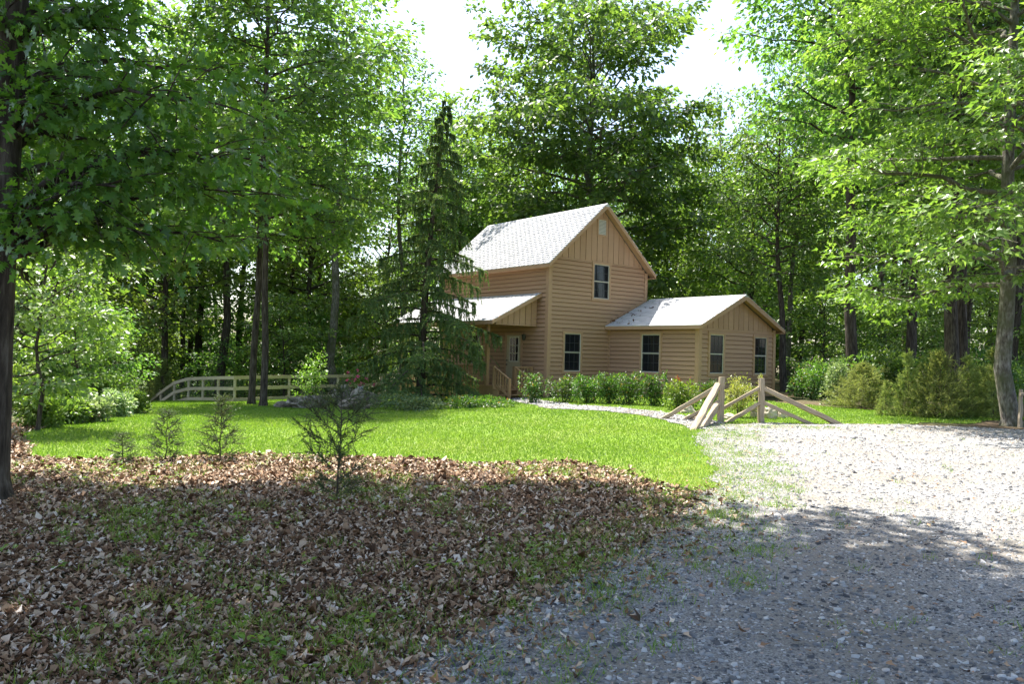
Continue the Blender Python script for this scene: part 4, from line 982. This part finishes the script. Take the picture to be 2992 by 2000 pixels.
# ------------------------------------------------------------------ shrubs
def shrub(loc, rx, ry, h, n, ll, mat, name, label, seed, tips=None, shape='quad', low=0.05, group=None, cat='shrub', asp=0.5, rz=0):
    rng = np.random.default_rng(seed); e = empty(name, tuple(loc), rz); tag(e, label, cat, group)
    lobes = [(rng.normal() * 0.42, rng.normal() * 0.42, 0.12 + 0.66 * rng.random(), 0.32 + 0.25 * rng.random()) for _ in range(14)]
    C = []; A = []
    per = n // 14
    for (a, b, c, r) in lobes:
        d = unit(rng.normal(size=(per, 3)) + [0, 0, 0.35]); rr = r * (0.55 + 0.45 * rng.random(per) ** 0.5)[:, None]
        p = np.array([a, b, c]) + d * rr; C.append(p); A.append(d)
    C = np.concatenate(C); A = np.concatenate(A)
    k = np.maximum(np.abs(C[:, :2]).max(1), 1.0); C[:, :2] /= k[:, None]
    C[:, 2] = np.clip((C[:, 2] + 0.1) / 1.2, low, 1.05) ; C[:, 2] += 0.05 * rng.normal(size=len(C)) ; C[:, 2] = np.maximum(C[:, 2], 0.03)
    C = C * np.array([rx, ry, h]); A = A + np.array([0, 0, -0.1]) + rng.normal(size=A.shape) * 0.4
    l = ll * (0.6 + 0.7 * rng.random(len(C)))
    V, T, rd = leaves(C, A, np.array([0, 0, 1.0]) + rng.normal(size=A.shape) * 0.5, l, l * asp, shape, rng)
    st_ = []
    for i in range(10):
        q = C[rng.integers(len(C))] * np.array([0.8, 0.8, 0.9]); f = np.linspace(0, 1, 4)[:, None]
        st_.append((np.array([q[0] * 0.15, q[1] * 0.15, -0.03]) * (1 - f) + q * f, np.array([0.012, 0.010, 0.007, 0.003])))
    Vs, Ts = tubes([s[0] for s in st_], [s[1] for s in st_], 4)
    obj('stem', tri_mesh('shrub_stem', Vs, Ts, M['bark']), e)
    obj('foliage', tri_mesh('shrub_foliage', V, T, M[mat], rnd=rd), e)
    if tips:
        m = tips[1]; hi = C[np.argsort(-C[:, 2] + 0.4 * np.abs(C[:, 0]))[:m]]
        V, T, rd = leaves(hi + [0, 0, 0.04], rng.normal(size=(m, 3)) * 0.5 + [0, 0, 1], rng.normal(size=(m, 3)), np.full(m, ll * 1.2), np.full(m, ll * 0.4), 'quad', rng)
        obj('new_growth', tri_mesh('shrub_tips', V, T, M[tips[0]], rnd=rd), e)['kind'] = 'stuff'
    return e
def px_shrub(x0, x1, ytop, ybase, n, ll, mat, name, label, seed, Y=None, **kw):
    P = G((x0 + x1) / 2, ybase) if Y is None else AT((x0 + x1) / 2, Y)
    s = P[1] / FPX; h = (ybase - ytop) * s if Y is None else kw.pop('h')
    return shrub(P, (x1 - x0) / 2 * s, (x1 - x0) / 2 * s * 0.85, h, n, ll, mat, name, label, seed, **kw)
px_shrub(1517, 1592, 1098, 1180, 1500, 0.075, 'shrub', 'nandina_shrub', 'small nandina shrub beside the porch steps', 81)
for i, (a, b, tp, bs) in enumerate(((1594, 1694, 1096, 1180), (1675, 1752, 1098, 1181), (1742, 1806, 1100, 1182), (1794, 1876, 1097, 1184), (1870, 1944, 1102, 1188))):
    px_shrub(a, b, tp, bs, 2200, 0.075, 'shrub', 'nandina_shrub', ['wide nandina shrub at the tall block corner under the lower window', 'nandina shrub second along the wall from the tall block corner', 'narrow nandina shrub in the inner corner of house and wing', 'nandina shrub below the wing side window on its house side', 'nandina shrub below the wing side window next to the sunlit one'][i], 82 + i)
px_shrub(1940, 2034, 1114, 1199, 2400, 0.075, 'shrub_tip', 'nandina_shrub', 'sunlit yellow green nandina shrub with red new tips at the wing corner', 90, tips=('red_tip', 16))
px_shrub(2030, 2105, 1122, 1193, 1600, 0.075, 'shrub', 'nandina_shrub', 'dark nandina shrub behind the split rail post', 91)
px_shrub(2098, 2215, 1108, 1222, 2300, 0.06, 'yellow', 'azalea_shrub', 'rounded yellow green shrub among rocks between the split rail posts', 92, low=0.25)
px_shrub(2400, 2485, 0, 0, 2200, 0.10, 'pale', 'pale_bush', 'pale green leafy bush at the lawn edge beyond the fence rails', 93, Y=27, h=1.35, cat='bush')
px_shrub(2330, 2420, 0, 0, 1500, 0.10, 'shrub', 'dark_bush', 'low dark bush beside the house wing at the wood edge', 94, Y=30, h=1.2, cat='bush')
px_shrub(280, 430, 0, 0, 2600, 0.10, 'pale', 'pale_bush', 'pale leafy bush at the downhill end of the board fence', 95, Y=33, h=1.1, cat='bush')
px_shrub(190, 300, 0, 0, 1600, 0.10, 'leaf_light', 'edge_bush', 'low bright bush below the utility pole', 96, Y=30, h=1.0, cat='bush')
px_shrub(0, 120, 0, 0, 2200, 0.11, 'leaf_light', 'edge_bush', 'bright bush at the far end of the leaf litter', 97, Y=21, h=1.3, cat='bush')
px_shrub(860, 950, 0, 0, 900, 0.13, 'leaf_light', 'fence_shrub', 'tall light green shrub growing up in front of the board fence', 98, Y=33, h=2.2, cat='shrub')
px_shrub(1085, 1330, 0, 0, 2600, 0.09, 'cedar', 'ground_juniper', 'low spreading juniper mat around the foot of the spruce', 99, Y=23.6, h=0.42, cat='shrub')
px_shrub(1290, 1500, 0, 0, 2400, 0.09, 'shrub', 'ground_juniper', 'low green mat between the spruce and the porch steps', 100, Y=24.2, h=0.32, cat='shrub')
for i in range(15):
    px = 2350 + i * 44 + wr_.normal() * 10
    px_shrub(px - 60, px + 60, 0, 0, 1500, 0.14, ['shrub', 'leaf', 'leaf_light'][i % 3], 'undergrowth_bush', 'leafy undergrowth bush along the dark wood edge', 120 + i, Y=30 + 4 * wr_.random(), h=1.1 + 1.0 * wr_.random(), cat='bush', group='undergrowth at the wood edge')
for i in range(16):
    px = -60 + i * 74 + wr_.normal() * 14
    px_shrub(px - 80, px + 80, 0, 0, 1500, 0.15, ['shrub', 'leaf', 'leaf_light'][i % 3], 'undergrowth_bush', 'leafy undergrowth bush below the trees past the board fence', 150 + i, Y=44 + 5 * wr_.random(), h=1.4 + 1.2 * wr_.random(), cat='bush', group='undergrowth past the fence')

for i, (x0, x1, yt, yb) in enumerate(((60, 170, 1160, 1254), (140, 250, 1170, 1243), (215, 320, 1165, 1236), (290, 385, 1150, 1222), (350, 440, 1150, 1210))):
    px_shrub(x0, x1, yt, yb, 1900, 0.11, ['leaf_light', 'leaf', 'pale', 'pale', 'leaf_light'][i], 'edge_bush', ['bright bush where the lawn tip meets the leaf litter', 'mid green bush next along the lawn end from the leaf litter', 'pale bush below the utility pole at the lawn end', 'pale spreading bush uphill of the utility pole', 'small light bush touching the low end of the board fence'][i], 170 + i, cat='bush')
for i in range(7):
    px = -20 + i * 62 + wr_.normal() * 8
    px_shrub(px - 55, px + 55, 0, 0, 1500, 0.12, ['leaf_light', 'shrub', 'leaf'][i % 3], 'undergrowth_bush', 'low leafy bush where the lawn meets the woods by the utility pole', 180 + i, Y=27.5 + 3 * wr_.random(), h=0.8 + 0.6 * wr_.random(), cat='bush', group='bushes at the lawn end')

# ------------------------------------------------------------------ rocks
def rock(loc, sx, sy, sz, seed, label, mat='stone', name='rock', rz=0.0, group=None, cuts=3):
    import bmesh
    rng = np.random.default_rng(seed); bm = bmesh.new(); bmesh.ops.create_icosphere(bm, subdivisions=cuts, radius=1.0)
    pl_ = [(unit(rng.normal(size=3) * [1, 1, 0.8]), 0.62 + 0.25 * rng.random()) for _ in range(9)]
    ph = rng.random(6) * 6
    for v in bm.verts:
        p = np.array(v.co)
        for nrm, dd in pl_:
            k = p @ nrm
            if k > dd: p = p - nrm * (k - dd) * 0.9
        p = p * (1 + 0.10 * math.sin(5 * p[0] + ph[0]) * math.sin(6 * p[2] * 2 + ph[1]) + 0.06 * math.sin(14 * p[2] + 3 * p[0] + ph[2]) + 0.04 * math.sin(11 * p[0] + 9 * p[1] + ph[3]))
        v.co = p * [sx, sy, sz]
    me = bpy.data.meshes.new(name); bm.to_mesh(me); bm.free(); me.materials.append(M[mat])
    o = obj(name, me, None, (loc[0], loc[1], loc[2] + sz * 0.42), rz); return tag(o, label, 'rock', group)
def px_rock(x0, x1, y0, y1, seed, label, Y=None, **kw):
    P = G((x0 + x1) / 2, y1) if Y is None else AT((x0 + x1) / 2, Y); s = P[1] / FPX
    return rock(P + [0, (x1 - x0) * s * 0.2, 0], (x1 - x0) * s / 2 * 1.1, (x1 - x0) * s / 2 * 0.7, (y1 - y0) * s * 1.15, seed, label, **kw)
px_rock(835, 945, 1168, 1196, 201, 'long low weathered ledge rock beside the lawn tree pair')
px_rock(905, 960, 1170, 1190, 202, 'small dark rock between the ledge rock and the tilted boulder')
px_rock(965, 1030, 1148, 1188, 203, 'tilted pale topped boulder in the rock ledge')
px_rock(1015, 1105, 1156, 1190, 204, 'flat layered slab rock below the pink flowers')
px_rock(985, 1075, 1178, 1200, 205, 'low pale rock in front of the slab at the lawn edge')
px_rock(800, 850, 1180, 1194, 206, 'small grey rock at the foot of the lawn tree pair')
px_rock(1990, 2034, 1194, 1210, 207, 'angular tan rock in the lawn behind the leaning split rails', mat='stone_tan')
px_rock(2110, 2150, 1217, 1229, 208, 'flat pale rock at the foot of the yellow green shrub', mat='stone_tan')
px_rock(2196, 2240, 1196, 1222, 209, 'pale upright rock behind the split rail post', mat='stone_tan')
px_rock(2232, 2272, 1203, 1226, 210, 'rounded tan rock beside the lone split rail post', mat='stone_tan')
px_rock(2252, 2282, 1201, 1222, 211, 'grey layered rock leaning on the rounded tan rock', mat='stone')
px_rock(2274, 2296, 1206, 1224, 212, 'small end rock of the row by the split rail post', mat='stone_tan')
px_rock(2290, 2312, 1214, 1222, 213, 'lowest flat rock under the sloping rail', mat='stone_tan')
px_rock(2005, 2040, 1218, 1229, 214, 'low pale rock under the leaning rails by the path', mat='stone_tan')

# pot of pink flowers on the slab
fp = G(1047, 1186) + np.array([0, 0.35, 0.42])
pot = empty('flower_pot', tuple(fp)); tag(pot, 'small glazed pot of pink flowers on the slab rock', 'flower pot')
MB().tube([(0, 0, 0), (0, 0, 0.01), (0, 0, 0.1), (0, 0, 0.2), (0, 0, 0.26), (0, 0, 0.27)], [0.01, 0.09, 0.13, 0.10, 0.12, 0.10], 14).build('pot', M['vase'], pot, True)
pr2 = np.random.default_rng(77); m = 260; C = pr2.normal(size=(m, 3)) * [0.22, 0.2, 0.16] + [0, 0, 0.5]
V, T, rd = leaves(C, pr2.normal(size=(m, 3)), pr2.normal(size=(m, 3)) + [0, 0, 1], np.full(m, 0.11), np.full(m, 0.06), 'quad', pr2); obj('foliage', tri_mesh('pot_foliage', V, T, M['leaf_light'], rnd=rd), pot)
for i in range(16):
    c = pr2.normal(size=3) * [0.24, 0.16, 0.15] + [0, -0.12, 0.48]; k = 9
    V, T, rd = leaves(np.repeat(c[None], k, 0), pr2.normal(size=(k, 3)) + [0, -0.4, 0.3], pr2.normal(size=(k, 3)), np.full(k, 0.075), np.full(k, 0.06), 'quad', pr2)
    obj('flower', tri_mesh('flower', V, T, M['petal'], rnd=rd), pot)

# ------------------------------------------------------------------ split rail corners
def rough_beam(a, b, w, h, rng, taper=0.85, n=9, twist=0.1):
    a = np.array(a, float); b = np.array(b, float); d = b - a; Lg = np.linalg.norm(d); V = []; F = []
    sec = np.array([(-0.5, -0.42), (0.1, -0.5), (0.5, -0.3), (0.46, 0.35), (0.05, 0.5), (-0.48, 0.36)]); m = len(sec)
    for i in range(n):
        f = i / (n - 1); sc = (1 - (1 - taper) * f) * (1 + 0.05 * rng.normal()); off = rng.normal(size=2) * 0.028 * w; tw = twist * math.sin(3 * f + 1)
        for p in sec * (1 + 0.05 * rng.normal(size=sec.shape)):
            x, y = p[0] * w * sc + off[0], p[1] * h * sc + off[1]
            V.append((x * math.cos(tw) - y * math.sin(tw), x * math.sin(tw) + y * math.cos(tw), f * Lg))
    for i in range(n - 1):
        for j in range(m): F.append((i * m + j, i * m + (j + 1) % m, (i + 1) * m + (j + 1) % m, (i + 1) * m + j))
    F.append(tuple(range(m))[::-1]); F.append(tuple(range((n - 1) * m, n * m)))
    return V, F, a, Vector(d).to_track_quat('Z', 'Y')
def rough(name, a, b, w, h, rng, parent, mat='rail', **kw):
    V, F, o0, q = rough_beam(a, b, w, h, rng, **kw); o = mk(name, V, F, M[mat], parent)
    o.location = o0; o.rotation_mode = 'QUATERNION'; o.rotation_quaternion = q
    return o
def rail_corner(base, top, label, rails, seed):
    rng = np.random.default_rng(seed); b = G(*base); e = empty('split_rail_corner', tuple(b)); tag(e, label, 'fence')
    T = PX(top[0], top[1], b[1]) - b
    rough('post', (0, 0, -0.3), T, 0.17, 0.15, rng, e, taper=0.93, n=10)
    mb = MB()
    for (tx, ty, gx, gy, w) in rails:
        g = G(gx, gy) - b; t_ = PX(tx, ty, b[1]) - b; t_ = np.array([t_[0], t_[1], t_[2]]); dd = unit(t_ - g)
        rough('rail', t_ + dd * 0.02, g - dd * 0.12, w, w * 0.8, rng, e, taper=1.1)
    return e
rail_corner((2103, 1236), (2110, 1102), 'weathered split rail post with four rails slanting to the ground, two toward the gravel', [(2098, 1126, 2026, 1258, 0.15), (2098, 1176, 2058, 1250, 0.13), (2098, 1130, 1934, 1227, 0.13), (2098, 1176, 1999, 1229, 0.11)], 301)
rail_corner((2225, 1238), (2226, 1106), 'straight split rail post with rails slanting down to both sides at the gravel edge', [(2222, 1133, 2045, 1231, 0.10), (2222, 1178, 2122, 1236, 0.12), (2228, 1134, 2452, 1241, 0.15), (2228, 1176, 2372, 1242, 0.11)], 302)

# ------------------------------------------------------------------ board fence
def board_fence():
    C0 = np.array([-12.3, 35.0]); right = [C0 + k * np.array([1.84, 2.07]) for k in range(1, 6)]; lft = [C0 + k * np.array([-1.23, 1.33]) for k in range(1, 4)]
    end = lft[-1]; lft += [end + k * np.array([-1.15, 1.05]) for k in range(1, 6)]
    P = lft[::-1] + [C0] + right; b0 = np.array([C0[0], C0[1], float(hgt(*C0))])
    e = empty('board_fence', tuple(b0)); tag(e, 'long three rail board fence of pale lumber with wire, running downhill past the lawn', 'fence')
    pts = [np.array([p[0], p[1], float(hgt(*p))]) - b0 for p in P]
    for p in pts: MB().box(p[0] - 0.05, p[0] + 0.05, p[1] - 0.05, p[1] + 0.05, p[2] - 0.2, p[2] + 1.17).build('post', M['fencewood'], e)
    wr = MB()
    for a, b in zip(pts[:-1], pts[1:]):
        for hz, hh in ((1.11, 0.15), (0.62, 0.15), (0.13, 0.14)):
            off = np.array([0, -0.075, 0]); MB().beam(a + off + [0, 0, hz], b + off + [0, 0, hz], 0.04, hh).build('rail', M['fencewood'], e)
        for hz in np.arange(0.2, 1.05, 0.13): wr.beam(a + [0, -0.052, hz], b + [0, -0.052, hz], 0.005, 0.005)
        for q in np.arange(0.08, 1, 0.085):
            p = a + (b - a) * q + [0, -0.052, 0.1]; wr.beam(p, p + [0, 0, 0.98], 0.005, 0.005, up=(1, 0, 0))
    wr.build('wire_mesh', M['wire'], e)
board_fence()

# utility pole with its transformer
up_ = AT(150, 36); pole = empty('utility_pole', tuple(up_)); tag(pole, 'thin utility pole with a grey transformer can in the trees at the lawn end', 'utility pole')
MB().tube([(0, 0, -0.5), (0, 0, 3), (0.02, 0, 7.2), (0.03, 0, 8.5)], [0.12, 0.11, 0.10, 0.09], 10).build('pole', M['bark'], pole, True)
MB().tube([(-0.27, 0, 3.2), (-0.27, 0, 3.22), (-0.27, 0, 3.9), (-0.27, 0, 3.95), (-0.27, 0, 3.98)], [0.02, 0.19, 0.19, 0.17, 0.02], 14).build('transformer', M['box_grey'], pole, True)
MB().beam((-0.2, 0, 3.35), (0.05, 0, 3.35), 0.05, 0.06).beam((-0.2, 0, 3.8), (0.05, 0, 3.8), 0.05, 0.06).build('bracket', M['black'], pole)
MB().tube([(-0.27, 0, 3.97), (-0.27, 0, 4.05), (-0.27, 0, 4.1), (-0.27, 0, 4.16)], [0.03, 0.045, 0.03, 0.02], 8).build('bushing', M['box_grey'], pole)

# rustic post at the drive's far edge
rp = G(2979, 1250); e = empty('rustic_post', tuple(rp)); tag(e, 'knotty rustic post and crossbar beside the lichen grey maple trunk', 'post')
r9 = np.random.default_rng(9)
rough('post', (0, 0, -0.2), (0.02, 0, 0.95), 0.09, 0.09, r9, e, mat='rail'); rough('crossbar', (-0.04, -0.07, 0.83), (0.75, -0.07, 0.87), 0.07, 0.07, r9, e, mat='rail')

# ------------------------------------------------------------------ ground cover: dead leaves, gravel, grass, weeds
def scatter(f, b, n, rng, dens):
    P = []
    while sum(map(len, P)) < n:
        q = np.column_stack([rng.uniform(b[0], b[1], 200000), rng.uniform(b[2], b[3], 200000)])
        vis = np.abs(q[:, 0]) < 0.70 * np.maximum(q[:, 1], 0) + 1.2
        q = q[vis]; q = q[rng.random(len(q)) < dens(q)]; q = q[f(q) > 0]; P.append(q)
    return np.concatenate(P)[:n]
def ground_at(P, dz): return np.column_stack([P, hgt(P[:, 0], P[:, 1]) + dz])

gr = np.random.default_rng(400)
fl = lambda P: np.minimum(f_lit(P) + 0.1 + 0.45 * gr.normal(size=len(P)) * (gr.random(len(P)) < 0.5), -f_lawn(P) + 0.05 + 0.2 * np.abs(gr.normal(size=len(P))) * (P[:, 0] > 0.5))
P = scatter(fl, (-13, 4, 2.2, 18), 140000, gr, lambda q: np.clip((4.0 / np.maximum(q[:, 1], 3)) ** 1.5, 0, 1))
n = len(P); l = (0.024 + 0.0024 * P[:, 1]) * (0.4 + 0.9 * gr.random(n) + 1.1 * gr.random(n) ** 7); az = gr.random(n) * 6.28
A = np.column_stack([np.cos(az), np.sin(az), gr.normal(size=n) * 0.22]); Nn = gr.normal(size=(n, 3)) * 0.5 + [0, 0, 1]
V, T, rd = leaves(ground_at(P, 0.016 + 0.02 * gr.random(n)), A, Nn, l, l * (0.3 + 0.6 * gr.random(n)), 'dead', gr, fold=gr.normal(size=n)[:, None, None] * 0.8 + 0.2, droop=-0.4)
tag(obj('dead_leaves', tri_mesh('dead_leaves', V, T, M['litter'], rnd=rd)), 'brown dead leaves covering the near ground', 'leaves', kind='stuff')
P = scatter(lambda P: np.minimum(f_drive(P), 1.8 - np.abs(f_drive(P)) * 0.5) - 0.02, (-2, 17, 2.2, 21), 900, gr, lambda q: np.clip((4.0 / np.maximum(q[:, 1], 3)) ** 1.0, 0, 1))
n = len(P); l = 0.05 * (0.6 + 0.9 * gr.random(n)); az = gr.random(n) * 6.28
V, T, rd = leaves(ground_at(P, 0.035), np.column_stack([np.cos(az), np.sin(az), gr.normal(size=n) * 0.2]), gr.normal(size=(n, 3)) * 0.3 + [0, 0, 1], l, l * 0.55, 'maple', gr, fold=0.4, droop=-0.2)
tag(obj('drive_leaves', tri_mesh('drive_leaves', V, T, M['litter'], rnd=rd)), 'scattered dry leaves lying on the gravel', 'leaves', kind='stuff')

def stones(P, size, rng):
    n = len(P); k = 4; a = (np.arange(k) / k * 6.283)[None] + rng.random((n, k)) * 0.7 + rng.random((n, 1)) * 6
    r = size[:, None] * (0.7 + 0.5 * rng.random((n, k))); th = size * (0.25 + 0.45 * rng.random(n))
    tilt = rng.normal(size=(n, 2)) * 0.28
    x = np.cos(a) * r; y = np.sin(a) * r * 0.75; zt_ = th[:, None] + tilt[:, :1] * x + tilt[:, 1:] * y
    base = ground_at(P, 0.018)
    top = base[:, None] + np.stack([x, y, zt_], -1); bot = base[:, None] + np.stack([x * 1.15, y * 1.15, np.zeros_like(x) - 0.004], -1)
    V = np.concatenate([top, bot], 1)
    T = [(0, 1, 2), (0, 2, 3)] + [q for j in range(k) for q in ((j, k + j, k + (j + 1) % k), (j, k + (j + 1) % k, (j + 1) % k))]
    T = np.array(T)[None] + (np.arange(n) * 2 * k)[:, None, None]
    return V.reshape(-1, 3), T.reshape(-1, 3), np.repeat(rng.random(n), 10)
P = scatter(lambda P: f_drive(P) + 0.1 * gr.normal(size=len(P)), (-2, 17, 2.2, 21), 66000, gr, lambda q: np.clip((4.0 / np.maximum(q[:, 1], 3)) ** 1.7, 0, 1))
V, T, rd = stones(P, (0.0075 + 0.00045 * P[:, 1]) * (0.5 + 0.8 * gr.random(len(P)) + 1.3 * (gr.random(len(P)) < 0.05)), gr)
tag(obj('gravel', tri_mesh('gravel', V, T, M['pebble'], rnd=rd)), 'loose grey crushed stone on the drive', 'gravel', kind='stuff')
P = scatter(f_path, (-2, 8, 15, 31), 2500, gr, lambda q: np.ones(len(q)))
V, T, rd = stones(P, 0.02 * (0.6 + 0.8 * gr.random(len(P))), gr); V[:, 2] += 0.012
tag(obj('path_gravel', tri_mesh('path_gravel', V, T, M['pebble'], rnd=rd)), 'loose stone on the narrow path', 'gravel', kind='stuff')

def blades(P, h, w, rng, dz=0.01, lean=0.45):
    n = len(P); B = ground_at(P, dz); az = rng.random(n) * 6.28; s = np.column_stack([np.cos(az), np.sin(az), 0 * az]) * (w / 2)[:, None]
    tip = B + np.column_stack([rng.normal(size=n) * lean, rng.normal(size=n) * lean, np.ones(n)]) * h[:, None]
    V = np.stack([B - s, B + s, tip], 1).reshape(-1, 3); return V, np.arange(3 * n).reshape(-1, 3), rng.random(n)
def not_path(P): return np.minimum(f_lawn(P), np.minimum(-f_path(P), -f_drive(P) + 0.12))
P = scatter(lambda P: not_path(P) + (0.10 + 0.35 * ss(0.5, 2.5, P[:, 0]) * ss(18, 15, P[:, 1])) * gr.normal(size=len(P)), (-20, 16, 9, 42), 210000, gr, lambda q: np.clip((13.0 / np.maximum(q[:, 1], 8)) ** 1.5, 0, 1))
V, T, rd = blades(P, 0.034 * (0.5 + 0.8 * gr.random(len(P))) + 0.0005 * P[:, 1], 0.008 + 0.0007 * P[:, 1], gr)
pat = 0.5 + 0.5 * np.sin(0.9 * P[:, 0] + 0.5 * np.sin(0.7 * P[:, 1])) * np.sin(0.8 * P[:, 1] + 0.6 * np.sin(1.1 * P[:, 0])); pat2 = 0.5 + 0.5 * np.sin(3.1 * P[:, 0] + 1.9 * P[:, 1]) * np.sin(2.3 * P[:, 1] - 1.2 * P[:, 0])
rd = np.clip(rd * 0.62 + 0.25 * pat + 0.13 * pat2 + 0.25 * ss(1.0, 3.0, P[:, 0]) * ss(17, 12, P[:, 1]), 0, 1)
tag(obj('lawn_grass', tri_mesh('lawn_grass', V, T, M['grass'], rnd=rd)), 'short bright green grass of the lawn', 'grass', kind='stuff')
# sparse weeds and grass tufts in the litter and on the gravel margin
def tufts(f, b, n, dens, name, label, per, h, spread, mat='grass', leafy=False):
    c = scatter(f, b, n, gr, dens); P = np.repeat(c, per, 0) + gr.normal(size=(n * per, 2)) * spread
    k = np.repeat(0.5 + gr.random(n), per)
    if leafy:
        m_ = len(P); az = gr.random(m_) * 6.28
        V, T, rd = leaves(ground_at(P, 0.03 + 0.05 * gr.random(m_)), np.column_stack([np.cos(az), np.sin(az), 0.5 + 0 * az]), gr.normal(size=(m_, 3)) * 0.4 + [0, 0, 1], h * k, h * 0.55 * k, 'quad', gr)
    else: V, T, rd = blades(P, h * k * (0.5 + 0.8 * gr.random(len(P))), np.full(len(P), 0.007), gr, 0.015, 0.6)
    tag(obj(name, tri_mesh(name, V, T, M[mat], rnd=rd)), label, 'weeds', kind='stuff')
cl = lambda q: np.clip((0.5 + 0.5 * np.sin(1.7 * q[:, 0] + 0.6) * np.sin(1.3 * q[:, 1] + 0.4 * q[:, 0])) ** 2.2 + 0.05, 0, 1) * np.clip((4.5 / np.maximum(q[:, 1], 3)) ** 0.8, 0, 1)
tufts(lambda P: fl(P), (-11, 3, 2.4, 12), 760, cl, 'litter_grass', 'thin grass tufts poking through the dead leaves', 26, 0.075, 0.055)
tufts(lambda P: fl(P), (-11, 3, 2.4, 12), 620, cl, 'litter_weeds', 'small green seedlings among the dead leaves', 8, 0.036, 0.035, 'shrub_tip', True)
edge = lambda P: 0.8 - np.abs(f_drive(P) - 0.35)
tufts(edge, (-2, 9, 2.4, 18), 800, lambda q: np.ones(len(q)) * 0.5, 'margin_grass', 'sparse grass along the gravel margin', 22, 0.05, 0.08)
tufts(lambda P: f_drive(P) - 0.8, (0, 16, 2.4, 20), 90, lambda q: np.clip(4.5 / np.maximum(q[:, 1], 3), 0, 1), 'drive_weeds', 'few small weeds in the gravel', 14, 0.045, 0.05)
print('LEAVES', nleaf, 'TRIS', sum(len(m.loops) - 2 * len(m.polygons) for m in bpy.data.meshes))
